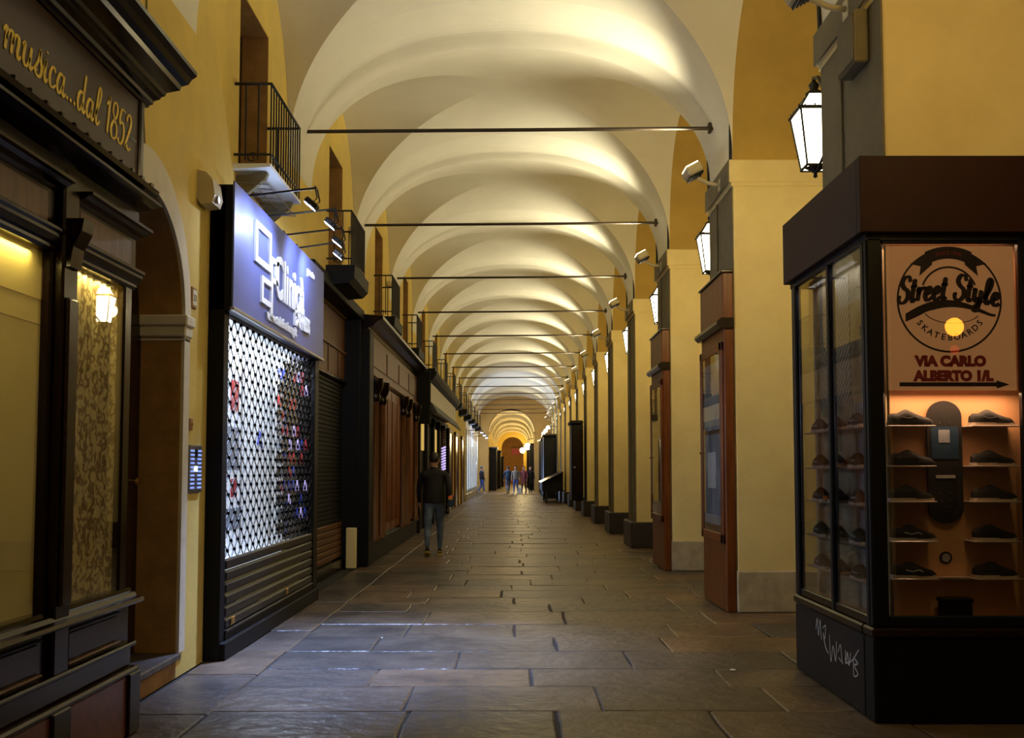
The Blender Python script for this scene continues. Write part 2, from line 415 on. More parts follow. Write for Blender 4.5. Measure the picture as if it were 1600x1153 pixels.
# window recess contents
for i, (a, b, z0, z1) in enumerate(wins):
    wd = bpy.data.objects.new('window_%d' % (i+1), None); C.objects.link(wd); struct(wd)
    [MB().box(LX-.36, LX-.30, a, b, z0, z1).build('window_pane', 'ebony', wd),
               MB().box(LX-.32, LX-.26, a, a+.08, z0, z1, .01).build('window_frame', 'ebony', wd),
               MB().box(LX-.32, LX-.26, b-.08, b, z0, z1, .01).build('window_frame', 'ebony', wd),
               MB().box(LX-.32, LX-.26, (a+b)/2-.03, (a+b)/2+.03, z0, z1, .01).build('window_frame', 'ebony', wd)]
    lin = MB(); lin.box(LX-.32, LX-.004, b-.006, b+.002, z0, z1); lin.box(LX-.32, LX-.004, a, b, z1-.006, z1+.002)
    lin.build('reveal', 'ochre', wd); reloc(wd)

# ------------------------------------------------------------------ right arcade wall (arches) and pillars
wr = MB()
for k in range(-2, NB):
    yc = P0+BAY*k+BAY/2
    arch_wall(wr, RX, RO, yc-LO, yc+LO, 7.1, yc, LO, ZS, H(1), 30)
for k in range(-2, NB+1):
    y = P0+BAY*k; wr.box(RX, RO, y-HALF, y+HALF, ZS, 7.1)
for i, p in enumerate(wr.f): pass
struct(wr.build('wall_right', mat('ochre_arch_plaster', (.50, .33, .07), .85, noise=.15, scale=2, bump=.2)))
def pillar(k):
    y = P0+BAY*k; i = k
    nm = ('nearest arcade pillar, rising behind the shoe display kiosk' if k == 0 else
          'second arcade pillar, pale plinth, beside the larger wooden notice case' if k == 1 else
          'third arcade pillar, pale plinth, beside the smaller wooden notice case' if k == 2 else
          'arcade pillar behind the camera' if k < 0 else
          '%s square yellow arcade pillar along the right side, dark plinth' % ORD[k])
    t = thing('arcade_pillar', nm, 'pillar', 'arcade pillars on the right')
    MB().box(RX, RO, y-HALF, y+HALF, 0, 4.58, .012).build('shaft', 'pillar', t)
    cp = MB(); cp.box(RX-.045, RO+.045, y-HALF-.03, y+HALF+.03, 4.60, ZS+.0, .012); cp.box(RX-.02, RO+.02, y-HALF-.015, y+HALF+.015, 4.56, 4.60)
    cp.build('capital', 'pillar', t)
    if k <= 2: MB().box(RX-.012, RO+.02, y-HALF-.03, y+HALF+.03, 0, .44, .015).build('plinth', 'stone', t)
    else: MB().box(RX-.11, RO+.08, y-HALF-.06, y+HALF+.06, 0, .5, .02).build('plinth', 'darkstone', t)
    # unlit aisle side painted in: darker grey strip and capital face
    MB().box(RX-.012, RX+.004, y-HALF+.01, y+HALF-.01, .5 if k > 2 else .44, 4.57, .003).build('pilaster', 'grey_and_shade', t)
    MB().box(RX-.056, RX-.04, y-HALF-.02, y+HALF+.02, 4.6, ZS-.005, .003).build('capital_shade', 'grey_and_shade', t)
    cb = MB(); cb.tube([(RX-.024, y+.12, 4.56), (RX-.024, y+.12, .6 if k else 3.45)], .009, 6); cb.build('conduit', 'grey_and_shade', t)
    reloc(t); return t
for k in range(-1, NB): pillar(k)
# cable following each street arch
for k in range(0, NB):
    yc = P0+BAY*k+BAY/2
    pts = [(RX-.02, yc-(LO+.03)*math.cos(PI*i/24), ZS+.0+(H(1)+.02)*prof(math.cos(PI*i/24))) for i in range(25)]
    o = MB().tube(pts, .016, 6).build('arch_cable', 'iron')
    tag(o, 'black cable following the edge of the %s street arch from the kiosk' % ORD[k], 'cable', 'cables along the arches')

# ------------------------------------------------------------------ tie rods
for k in range(0, NB+1):
    y = P0+BAY*k
    t = thing('tie_rod', 'long thin iron tie rod spanning the vault, %s of those in view, nearest first' % ORD[k-1] if k > 1 else ('iron tie rod nearest the viewer above the frame' if k == 0 else 'nearest visible iron tie rod, level with the top of the large balcony'), 'tie rod', 'tie rods across the vault')
    yy = y
    MB().tube([(LX+.02, yy, 5.38), (RX+.0, yy, 5.42)], .022, 8).build('bar', 'rod', t)
    MB().box(RX-.14, RX-.10, yy-.035, yy+.035, 5.36, 5.48, .008).build('anchor', 'rod', t)
    MB().box(LX+.02, LX+.06, yy-.035, yy+.035, 5.33, 5.43, .008).build('anchor', 'rod', t)
    reloc(t)

# ------------------------------------------------------------------ floodlights
def floodlight(y, label):
    t = thing('floodlight', label, 'floodlight', 'floodlights on the pillars')
    a = MB(); a.tube([(RX-.05, y, 4.70), (RX-.18, y, 4.72), (RX-.30, y, 4.78)], .022, 8); a.box(RX-.06, RX-.045, y-.06, y+.06, 4.63, 4.77, .004); a.build('bracket', 'cream', t)
    h = MB(); h.box(-.09, .09, -.15, .15, -.06, .05, .02)
    mt = Matrix.Translation((RX-.36, y, 4.86)) @ Matrix.Rotation(R(-28), 4, 'Y')
    h.v = [tuple(mt @ Vector(v)) for v in h.v]; ho = h.build('housing', 'cream', t)
    g = MB(); g.box(-.075, .075, -.135, .135, .05, .055); g.v = [tuple(mt @ Vector(v)) for v in g.v]; g.build('lens', 'floodglass', ho)
    fn = MB()
    for i in range(6): fn.box(-.08+i*.03, -.07+i*.03, -.12, .12, -.085, -.06)
    fn.v = [tuple(mt @ Vector(v)) for v in fn.v]; fn.build('cooling_fins', 'iron', ho)
    reloc(t); return t
fl = floodlight(P0-.1, 'floodlight at the top edge above the kiosk, on the nearest pillar')
for k in range(1, NB):
    copy_thing(fl, (0, BAY*k-.1 if k == 1 else BAY*k, 0), '%s cream floodlight bracketed on the pillar capitals, counted from the kiosk' % ORD[k])
for k in range(-1, NB):
    y = P0+BAY*k
    light('SPOT', 'flood_lamp', (RX-.40, y-.1, 4.98), FLOOD_W*(1 if k < 10 else .4), FLOOD_C, .12, (.1, y+.0, 6.75), 98, 1)
    light('POINT', 'bounce_lamp', (RX+.25, y+1.05, 4.35), 1, LANT_C, .1) if False else None

# ------------------------------------------------------------------ lanterns
def lantern(x, y, z, label):
    t = thing('street_lantern', label, 'lantern', 'lanterns hung in the arches')
    def ring(w0, z0): return [(x-w0, y-w0, z0), (x+w0, y-w0, z0), (x+w0, y+w0, z0), (x-w0, y+w0, z0)]
    wt, wb, zt, zb = .15, .085, z+.22, z-.24
    g = MB()
    g.add(ring(wb, zb)+ring(wt, zt), [(0, 1, 5, 4), (1, 2, 6, 5), (2, 3, 7, 6), (3, 0, 4, 7), (0, 3, 2, 1)]); g.build('glass_body', 'lantglass', t)
    f = MB()
    for a, b in zip(ring(wb+.006, zb), ring(wt+.006, zt)): f.tube([a, b], .009, 6)
    r0 = ring(wt+.012, zt); r1 = ring(wb+.008, zb)
    for i in range(4): f.tube([r0[i], r0[(i+1) % 4]], .016, 6); f.tube([r1[i], r1[(i+1) % 4]], .012, 6)
    f.build('frame', 'iron', t)
    cr_ = MB()
    for i in range(4):
        a = Vector(r0[i]); b = Vector(r0[(i+1) % 4])
        for j in range(4): p = a.lerp(b, (j+.5)/4); cr_.tube([p, p+Vector((0, 0, .04))], [.012, .002], 5)
    cr_.build('crown', 'iron', t)
    MB().add(ring(wt-.02, zt+.015)+ring(.06, zt+.15), [(0, 1, 5, 4), (1, 2, 6, 5), (2, 3, 7, 6), (3, 0, 4, 7), (4, 5, 6, 7)]).build('glass_top', 'lantglass', t)
    rf = MB()
    for a, b in zip(ring(wt, zt+.01), ring(.06, zt+.155)): rf.tube([a, b], .009, 6)
    rf.lathe([(.07, 0), (.075, .02), (.03, .05), (.045, .09), (.02, .12), (0, .16)], (x, y, zt+.15), 12)
    rf.build('cap', 'iron', t)
    MB().lathe([(0, -.09), (.02, -.075), (.012, -.05), (.05, -.02), (wb, 0)], (x, y, zb), 12).build('finial', 'iron', t)
    yb = y-.0
    a = MB(); pts = [(x, y-.62, z-.1), (x, y-.5, z+.05), (x, y-.3, z+.3), (x, y-.12, z+.48), (x, y, z+.52), (x, y+.02, z+.47)]
    a.tube(pts, .016, 8); a.tube([(x, y-.62, z-.25), (x, y-.45, z-.14), (x, y-.25, z-.2), (x, y, z-.3)], .012, 8)
    a.tube([(x, y-.5, z+.05), (x, y-.42, z-.02), (x, y-.46, z-.1), (x, y-.53, z-.06)], .01, 6); a.box(x-.05, x+.05, y-.69, y-.66+.06, z-.35, z+.1, .01)
    a.build('bracket', 'iron', t)
    reloc(t); return t
LZ = 4.25
ln = lantern(RX+.14, P0+HALF+.68, LZ, 'glowing glass lantern with scrolled iron bracket, nearest, above the kiosk roof')
for k in range(1, NB):
    copy_thing(ln, (0, BAY*k, 0), '%s glowing glass lantern under the street arches, counted from the kiosk' % ORD[k])
copy_thing(ln, (0, -BAY, 0), 'glowing glass lantern hung on the pillar beside the viewer, out of frame')
for k in range(-1, NB):
    light('POINT', 'lantern_lamp', (RX+.16, P0+HALF+.98+BAY*k, LZ+.02), LANT_W*(.75 if k < 0 else 1), LANT_C if k >= 0 else (1, .62, .17), .12)
    # warm lamps spreading light under each bay
# ------------------------------------------------------------------ floor
fb = struct(MB().box(-4.2, 3.9, -3, 118, -.12, -.012).build('floor', 'bed'))
struct(MB().box(3.9, 20, -30, 118, -.3, -.08).build('floor', 'asphalt'))
far = MB(); y = -1.0
rows = []; r_ = [6.5, 7.23, 7.86, 8.6, 9.34, 10.11, 10.98]
yy = 6.5
while yy > 2.5: yy -= .68; rows.append(yy)
rows = rows[::-1]+r_
yy = 10.98
while yy < 117: yy += random.uniform(.55, .82); rows.append(yy)
fixed = {6.5: [-.70, .55, 1.7], 7.23: [-1.13+.1, .12, 1.5], 7.86: [-.45, .9, 2.2], 8.6: [-1.2, .35, 1.3]}
def slab(x0, x1, y0, y1, i):
    """worn stone slab: uneven outline, slightly lower chipped rim"""
    dz = random.uniform(-.006, .003); J = random.uniform
    ge = J(.003, .012)                                  # end joints vary more than the bed joints
    x0 += ge; x1 -= J(.002, .006); y0 += .0035; y1 -= .0035
    nx, ny = 5, 2; P = []
    for k_ in range(nx): P.append((x0+(x1-x0)*k_/nx, y0))
    for k_ in range(ny): P.append((x1, y0+(y1-y0)*k_/ny))
    for k_ in range(nx): P.append((x1-(x1-x0)*k_/nx, y1))
    for k_ in range(ny): P.append((x0, y1-(y1-y0)*k_/ny))
    P = [(px+J(-.011, .011)*(1 if 0 < q_ % 7 else .6), py+J(-.006, .006)) for q_, (px, py) in enumerate(P)]
    cx_, cy_ = (x0+x1)/2, (y0+y1)/2; n_ = len(P)
    top = [(px+(.012 if px < cx_ else -.012), py+(.007 if py < cy_ else -.007), dz) for px, py in P]
    v = top+[(px, py, dz-.007) for px, py in P]+[(px, py, -.05) for px, py in P]
    f = [tuple(range(n_))]+[(k_, n_+k_, n_+(k_+1) % n_, (k_+1) % n_) for k_ in range(n_)]+[(n_+k_, 2*n_+k_, 2*n_+(k_+1) % n_, n_+(k_+1) % n_) for k_ in range(n_)]
    return MB().add(v, f)
for a, b in zip(rows[:-1], rows[1:]):
    xs = [-1.9]
    if a in fixed: xs += fixed[a]+[3.0, 3.88]
    else:
        x = -1.9+random.uniform(.5, 1.3)
        while x < 3.5: xs.append(x); x += random.uniform(.75, 1.55)
        xs.append(3.88)
    for x0, x1 in zip(xs[:-1], xs[1:]):
        s_ = slab(x0, x1, a, b, 0)
        if a < 19: s_.build('paving_slab', 'paving', fb)
        else: far.add(s_.v, s_.f)
yy = 2.2
while yy < 117:
    L_ = random.uniform(.9, 1.3); s_ = slab(-2.44, -1.9, yy, yy+L_, 0)
    if yy < 19: s_.build('paving_slab', 'paving', fb)
    else: far.add(s_.v, s_.f)
    yy += L_
o = far.build('far_paving', 'paving', fb); o['kind'] = 'stuff'

# ------------------------------------------------------------------ brush lettering
GL = {
 'm': (1.42, [[(0, .75), (.12, 1), (.24, .92), (.22, .5), (.2, 0)], [(.22, .45), (.42, .93), (.6, .98), (.68, .75), (.64, 0)], [(.66, .45), (.86, .93), (1.04, .98), (1.12, .75), (1.08, .2), (1.18, 0), (1.36, .2)]]),
 'u': (.95, [[(0, .8), (.1, 1), (.16, .9), (.12, .3), (.26, 0), (.45, .08), (.62, .5)], [(.66, 1), (.62, .25), (.72, 0), (.9, .2)]]),
 's': (.78, [[(0, .15), (.3, .7), (.42, 1.25), (.46, .85), (.62, .45), (.55, .08), (.3, -.02), (.14, .12), (.22, .28)]]),
 'i': (.45, [[(.0, .5), (.12, 1), (.1, .3), (.2, 0), (.4, .2)], [(.17, 1.38), (.19, 1.46)]]),
 'c': (.68, [[(.5, .78), (.42, .98), (.22, .92), (.08, .55), (.14, .12), (.34, 0), (.64, .22)]]),
 'a': (.9, [[(.55, .88), (.36, 1), (.16, .82), (.06, .4), (.18, .02), (.38, .1), (.56, .5)], [(.62, 1), (.57, .25), (.67, 0), (.85, .2)]]),
 'd': (.9, [[(.55, .88), (.36, 1), (.16, .82), (.06, .4), (.18, .02), (.38, .1), (.56, .5)], [(.68, 2.0), (.6, 1), (.57, .25), (.67, 0), (.85, .2)]]),
 'l': (.62, [[(0, .3), (.36, 1.1), (.5, 1.75), (.36, 2.02), (.2, 1.6), (.15, .35), (.28, 0), (.55, .3)]]),
 '.': (.34, [[(.1, .02), (.11, .1), (.12, .2)]]), ' ': (.55, []),
 '1': (.55, [[(0, 1.5), (.22, 1.8), (.3, 2.0), (.27, 1), (.24, 0)]]),
 '8': (.85, [[(.42, 1.05), (.17, 1.4), (.2, 1.85), (.45, 2), (.66, 1.75), (.6, 1.3), (.34, 1.0), (.08, .55), (.14, .1), (.4, -.02), (.68, .2), (.7, .65), (.42, 1.05)]]),
 '5': (.8, [[(.72, 1.95), (.25, 1.9), (.15, 1.1), (.4, 1.25), (.64, 1.0), (.66, .45), (.44, .02), (.14, .05), (.05, .25)]]),
 '2': (.85, [[(.12, 1.5), (.22, 1.88), (.48, 2), (.66, 1.65), (.5, 1.0), (.12, .12), (.28, .22), (.5, -.0), (.78, .2)]]),
 'S': (.95, [[(.8, 1.55), (.66, 1.95), (.34, 1.95), (.16, 1.55), (.35, 1.15), (.66, .85), (.72, .35), (.45, 0), (.1, .08), (.02, .45), (.2, .5)]]),
 't': (.48, [[(.2, 1.75), (.14, .9), (.12, .25), (.22, 0), (.42, .2)], [(-.08, 1.15), (.42, 1.2)]]),
 'r': (.6, [[(0, .7), (.12, 1), (.12, .5), (.1, 0)], [(.12, .5), (.3, .92), (.52, .98), (.54, .8)]]),
 'e': (.66, [[(.1, .42), (.38, .55), (.48, .82), (.34, 1), (.14, .8), (.06, .4), (.18, .05), (.38, 0), (.62, .22)]]),
 'y': (.85, [[(0, .85), (.1, 1), (.14, .9), (.12, .3), (.28, .05), (.5, .4)], [(.62, 1), (.56, .1), (.42, -.6), (.22, -.72), (.16, -.5), (.45, -.1), (.8, .2)]]),
 'k': (.85, [[(.2, 2), (.1, 0)], [(.12, .5), (.4, 1.05), (.5, .85), (.2, .55), (.5, .1), (.75, .15)]]),
}
def cat(pts, n=7):
    P = [Vector(p) for p in pts]
    if len(P) == 2: return [P[0].lerp(P[1], i/3) for i in range(4)]
    out = []; Q = [P[0]*2-P[1]]+P+[P[-1]*2-P[-2]]
    for i in range(1, len(Q)-2):
        for j in range(n):
            t = j/n; a, b, c, d_ = Q[i-1:i+3]
            out.append(.5*((2*b)+(c-a)*t+(2*a-5*b+4*c-d_)*t*t+(3*b-a-3*c+d_)*t**3))
    out.append(P[-1]); return out
def brush(mb, strokes, place, w=.13, thin=.45, th=.004):
    """strokes in 2D -> raised ribbons; place(u,v,h) -> 3D"""
    for stq in strokes:
        P = cat(stq) if len(stq) > 3 or max(abs(stq[0][1]-q_[1]) for q_ in stq) > .06 else [Vector(q_) for q_ in stq]; n = len(P); top = []; 
        for i, p in enumerate(P):
            d = (P[min(i+1, n-1)]-P[max(i-1, 0)])
            if d.length < 1e-6: d = Vector((0, 1))
            d.normalize(); nn = Vector((-d.y, d.x))
            down = abs(d.y)*(1 if d.y < 0 else .6)
            ww = w*(thin+(1-thin)*down)*.5
            if i in (0, n-1) and n > 5: ww *= .6
            top.append((p+nn*ww, p-nn*ww))
        v = []
        for a, b in top: v += [place(a.x, a.y, th), place(b.x, b.y, th), place(a.x, a.y, 0), place(b.x, b.y, 0)]
        f = []
        for i in range(n-1):
            o_ = 4*i; f += [(o_, o_+1, o_+5, o_+4), (o_, o_+4, o_+6, o_+2), (o_+1, o_+3, o_+7, o_+5)]
        f += [(0, 2, 3, 1), (4*n-4, 4*n-3, 4*n-1, 4*n-2)]
        mb.add(v, f)
def script_text(mb, s, place, size, slant=.18, sx=1, **k):
    x = 0
    tot = sum(GL[c][0] for c in s)*size*sx
    for c in s:
        adv, st_ = GL[c]
        brush(mb, [[((x+p[0]+slant*p[1])*size*sx, p[1]*size) for p in q] for q in st_], place, **k)
        x += adv
    return tot
_txt = {}
def text_mb(s, size, place, extrude=.003, align='LEFT', sx=1, bold=0, space=1):
    cu = bpy.data.curves.new('t', 'FONT'); cu.body = s; cu.size = size; cu.align_x = align; cu.resolution_u = 4; cu.offset = bold; cu.space_character = space
    ob = bpy.data.objects.new('t', cu); C.objects.link(ob)
    dg = bpy.context.evaluated_depsgraph_get(); me = bpy.data.meshes.new_from_object(ob.evaluated_get(dg))
    mb = MB(); V = [v.co.copy() for v in me.vertices]; F = [tuple(p.vertices) for p in me.polygons]
    mb.add([place(v.x*sx, v.y, extrude) for v in V], F)
    ec = {}
    for f in F:
        for i in range(len(f)):
            e = (f[i], f[(i+1) % len(f)]); ek = tuple(sorted(e)); ec.setdefault(ek, []).append(e)
    for ek, l in ec.items():
        if len(l) == 1:
            a, b = l[0]; mb.add([place(V[a].x*sx, V[a].y, extrude), place(V[b].x*sx, V[b].y, extrude), place(V[b].x*sx, V[b].y, 0), place(V[a].x*sx, V[a].y, 0)], [(0, 3, 2, 1)])
    bpy.data.objects.remove(ob); bpy.data.curves.remove(cu); bpy.data.meshes.remove(me)
    return mb

# ------------------------------------------------------------------ music shop front (left foreground)
ms = thing('music_shopfront', 'varnished dark wood music shop front with gold lettered sign, left foreground', 'shopfront')
X0 = -2.22; Y0, Y1 = 2.4, 6.0
MB().box(LX, -2.19, Y0, Y1+.02, 0, .34, .01).build('marble_base', 'marble', ms)
MB().box(LX, -2.17, Y1-.14, Y1+.03, 0, .35, .01).build('base_block', 'ebony', ms)
MB().box(LX, -2.17, 4.9, 5.1, 0, .35, .01).build('base_block', 'ebony', ms)
MB().box(LX, -2.175, Y0, Y1+.02, .34, .375, .012).build('moulding', 'ebonypanel', ms)
MB().box(LX, -2.22, Y0, Y1, .375, .50, .012).build('plinth_rail', 'ebony', ms)
MB().box(LX, -2.19, Y0, Y1+.01, .49, .515, .008).build('moulding', 'ebony', ms)
MB().box(LX, X0-.02, Y0, Y1, .5, .78, .006).build('stall_riser', 'ebony', ms)
for a, b in ((2.9, 3.75), (3.9, 4.86), (5.18, 5.82)):
    p_ = MB().box(X0-.035, X0-.012, a, b, .545, .69, .02).build('riser_panel', 'ebonypanel', ms)
    MB().box(X0-.03, X0+.004, a-.02, b+.02, .528, .543, .006).build('panel_moulding', 'walnut', p_)
    MB().box(X0-.03, X0+.002, a-.02, b+.02, .695, .708, .006).build('panel_moulding', 'ebony', p_)
sl = MB(); sl.prism([(LX, .74), (-2.165, .74), (-2.155, .752), (-2.165, .768), (-2.20, .775), (-2.215, .795), (-2.235, .80), (-2.24, .82), (LX, .82)], 'y', Y0, Y1+.02); sl.build('window_sill', 'ebony', ms)
# posts and pilaster
for a, b in ((Y0, 2.75), (3.75, 3.88), (4.93, 4.97), (5.12, 5.16), (5.87, 5.98)):
    MB().box(LX, X0-.03, a, b, .8, 2.6, .012).build('window_post', 'ebony', ms)
MB().box(LX, X0+.015, 4.96, 5.13, .5, 3.0, .012).build('pilaster', 'ebony', ms)
MB().box(X0+.01, X0+.035, 4.985, 5.105, .84, 2.35, .012).build('pilaster_panel', 'ebonypanel', ms)
cs = MB(); cs.prism([(X0, 2.5), (X0+.035, 2.5), (X0+.05, 2.6), (X0+.09, 2.68), (X0+.10, 2.74), (X0, 2.74)], 'y', 4.98, 5.11); cs.build('console', 'ebony', ms)
for a, b in ((Y0, 4.93), (5.15, Y1)):
    m_ = MB()
    m_.prism([(LX, 2.56), (-2.25, 2.56), (-2.235, 2.575), (-2.235, 2.59), (-2.22, 2.60), (-2.20, 2.625), (-2.20, 2.64), (-2.185, 2.65), (-2.185, 2.665), (LX, 2.665)], 'y', a, b)
    m_.build('transom', 'ebony', ms)
    MB().box(LX, -2.245, a, b, 2.66, 2.86).build('frieze_frame', 'ebony', ms)
    MB().box(-2.25, -2.238, a+.06, b-.08, 2.69, 2.84, .006).build('frieze_panel', 'walnut', ms)
    m_ = MB(); m_.prism([(LX, 2.86), (-2.24, 2.86), (-2.225, 2.875), (-2.19, 2.885), (-2.17, 2.90), (-2.15, 2.905), (-2.15, 2.92), (LX, 2.92)], 'y', a, b+.02); m_.build('frieze_cornice', 'ebony', ms)
    MB().box(-2.3, -2.235, a+.04, b-.02, 2.93, 3.02, .006).build('upper_panel', 'ebonypanel', ms)
m_ = MB(); m_.prism([(-2.3, 3.0), (-2.24, 3.0), (-2.19, 3.02), (-2.13, 3.03), (-2.08, 3.045), (-2.08, 3.06), (-2.13, 3.065), (-2.3, 3.075)], 'y', Y0, Y1-.05); m_.build('ledge_cornice', 'ebony', ms)
m_ = MB(); m_.prism([(-2.3, 3.075), (-2.20, 3.075), (-2.17, 3.09), (-2.165, 3.11), (-2.12, 3.125), (-2.11, 3.15), (-2.14, 3.165), (-2.17, 3.185), (-2.19, 3.19), (-2.3, 3.19)], 'y', Y0, Y1); m_.build('sign_ledge', 'ebony', ms)
for i in range(22):
    yk = 2.75+i*.15; MB().box(-2.145, -2.118, yk, yk+.03, 3.15, 3.178, .005).build('dentil', 'ebony', ms)
MB().box(LX, -2.21, Y0, 5.95, 2.9, 3.7).build('sign_backing', 'ebony', ms)
sb = MB().box(-2.215, -2.2, Y0, 5.88, 3.2, 3.66, .003).build('signboard', 'brownsign', ms)
MB().box(-2.22, -2.185, 5.88, 5.94, 3.17, 3.7, .01).build('sign_frame', 'ebony', ms)
MB().box(-2.2, -2.198, 5.7, 5.88, 3.395, 3.41).build('sign_seam', 'ebony', ms)
cn = MB(); cn.prism([(LX, 3.66), (-2.19, 3.66), (-2.18, 3.675), (-2.16, 3.68), (-2.155, 3.70), (-2.12, 3.71), (-2.11, 3.725), (-2.09, 3.73), (-2.08, 3.75), (-2.0, 3.765), (-1.99, 3.79), (-1.95, 3.80), (-1.93, 3.83), (-1.90, 3.85), (-1.90, 3.875), (LX, 3.90)], 'y', Y0, 6.0); cn.build('cornice', 'ebony', ms)
tx = MB()
# viewer sees +Y running to the right on this wall
tot = sum(GL[c][0] for c in 'musica...dal 1852'); sz = .103; sxx = 1.47/(tot*sz)
script_text(tx, 'musica...dal 1852', lambda u, v, h: (-2.1995+h, 4.29+u, 3.315+v-.03*u*0), sz, .12, sxx, w=.023, thin=.45, th=.003)
tag(tx.build('lettering', 'gold', sb), 'gold brush script lettering reading musica...dal 1852')
# windows: glass, blind, curtain
for a, b in ((2.75, 3.75), (3.88, 4.93), (5.16, 5.87)):
    MB().box(-2.264, -2.259, a, b, .82, 2.56).build('window_glass', 'glass', ms)
bl = MB(); bl.box(-2.303, -2.299, Y0, 5.05, .8, 2.57); bl.build('roller_blind', 'blind', ms)
for z in (2.2, 2.32): MB().box(-2.299, -2.296, Y0, 5.05, z, z+.004).build('blind_seam', 'walnut', ms)
cu_ = MB(); vs = []; fs = []
for i in range(61):
    yv = 5.08+.89*i/60; xv = -2.303+.007*math.sin(i*1.1)+.006*math.sin(i*.37)
    vs += [(xv, yv, .8), (xv, yv, 2.57)]
cu_.add(vs, [(2*i, 2*i+1, 2*i+3, 2*i+2) for i in range(60)], True); cu_.build('curtain', 'damask', ms)
MB().box(-2.37, -2.365, 5.55, 5.8, .8, 2.57)
kn = MB(); kn.box(-2.255, -2.24, 5.115, 5.15, 1.80, 1.93, .006); kn.build('window_latch', 'iron', ms)
reloc(ms)
for yl, ln_, e in ((3.9, 1.8, 9), (5.5, .6, 3.2)):  # added unseen strip lights between glass and blind, to brighten blind and curtain
    light('AREA', 'window_lamp', (-2.279, yl, 2.54), e, (1, .80, .32), .024, (-2.287, yl, 1.2), sy=ln_).rotation_euler = (0, R(3), 0)

# ------------------------------------------------------------------ small fittings on the left pier
t = thing('intercom_panel', 'steel intercom panel with rows of blue lit buttons on the left pier', 'intercom')
MB().box(LX, LX+.02, 7.66, 7.97, 1.33, 1.69, .006).build('plate', 'steel', t)
for c0 in (7.69, 7.86):
    for i in range(10):
        if c0: MB().box(LX+.02, LX+.026, c0, c0+.08, 1.36+i*.031, 1.375+i*.031).build('button', 'ledblue', t)
MB().box(LX+.02, LX+.026, 7.785, 7.845, 1.60, 1.66).build('camera_window', 'black', t)
MB().box(LX+.02, LX+.027, 7.79, 7.84, 1.49, 1.53).build('display', 'tube', t); reloc(t)
t = thing('alarm_box', 'cream alarm siren box high on the yellow pier beside the blue sign', 'alarm')
b = MB(); b.prism([(LX, 3.60), (LX+.03, 3.55), (LX+.12, 3.56), (LX+.14, 3.62), (LX+.12, 3.74), (LX+.07, 3.80), (LX, 3.82)], 'y', 7.78, 8.0); b.build('housing', 'cream', t)
MB().tube([(LX+.12, 7.86, 3.60), (LX+.15, 7.86, 3.60)], .03, 12).build('strobe', 'steel', t); reloc(t)
t = thing('house_number_plate', 'small framed house number plate on the yellow pier above the intercom', 'sign')
MB().box(LX, LX+.012, 7.68, 7.80, 2.73, 2.89, .006).build('frame', 'ochre', t)
MB().box(LX+.012, LX+.016, 7.695, 7.785, 2.75, 2.87, .002).build('plate', 'pale', t)
tm = text_mb('33', .07, lambda u, v, h: (LX+.016+h, 7.703+u, 2.785+v), .002); tm.build('number', 'posterink', t); reloc(t)
t = thing('doorbell_plate', 'tiny brown bell plate between house number and intercom', 'bell')
MB().box(LX, LX+.015, 7.68, 7.75, 1.80, 1.89, .004).build('plate', 'ochre', t); MB().tube([(LX+.015, 7.715, 1.845), (LX+.025, 7.715, 1.845)], .012, 10).build('button', 'brass', t); reloc(t)

# ------------------------------------------------------------------ blue-sign shop
ps = thing('blue_sign_shopfront', 'black shop front with floodlit blue sign and white lit window behind a grille', 'shopfront')
MB().box(LX, -2.32, 8.13, 8.27, 0, 3.78, .006).build('end_pillar', 'black', ps)
MB().box(LX, -2.30, 11.78, 12.0, 0, 2.8, .006).build('end_pillar', 'blackgloss', ps)
MB().box(LX, -2.28, 8.15, 12.02, 0, .14, .008).build('threshold', 'black', ps)
MB().box(-2.45, -2.26, 8.13, 11.95, 2.78, 3.80, .004).build('sign_box', 'black', ps)
sg = MB().box(-2.26, -2.245, 8.1, 11.95, 2.80, 3.82, .004).build('signboard', 'blue', ps)
MB().box(-2.27, -2.235, 8.1, 11.97, 2.775, 2.805, .004).build('sign_rail', 'steel', ps)
pl = lambda y0, z0: (lambda u, v, h: (-2.245+h, y0+u, z0+v))
lg = MB()
def frame2(y0, y1, z0, z1, t_):
    lg.box(-2.245, -2.225, y0, y1, z0, z0+t_); lg.box(-2.245, -2.225, y0, y1, z1-t_, z1)
    lg.box(-2.245, -2.225, y0, y0+t_*1.2, z0+t_, z1-t_); lg.box(-2.245, -2.225, y1-t_*1.2, y1, z0+t_, z1-t_)
frame2(8.72, 9.28, 3.30, 3.66, .055); frame2(8.95, 9.36, 2.98, 3.22, .05); frame2(9.29, 9.6, 3.225, 3.46, .05)
lg.box(-2.245, -2.225, 9.28, 9.36, 2.86, 2.979)
o = lg.build('logo', 'white', sg)
text_mb('Clinic\u00e0', .56, pl(9.45, 3.13), .02, sx=.86, bold=.012).build('lettering', 'white', sg)
text_mb('EXPRESS', .22, pl(10.3, 2.975), .02, sx=.95, bold=.006).build('lettering', 'white', sg)
text_mb('www.telefoniamg.it', .13, pl(9.15, 2.865), .02, sx=1.25, bold=.003).build('lettering', 'white', sg)
text_mb('pronto', .11, pl(10.95, 3.62), .015, sx=1.2, bold=.004).build('lettering', 'white', sg)
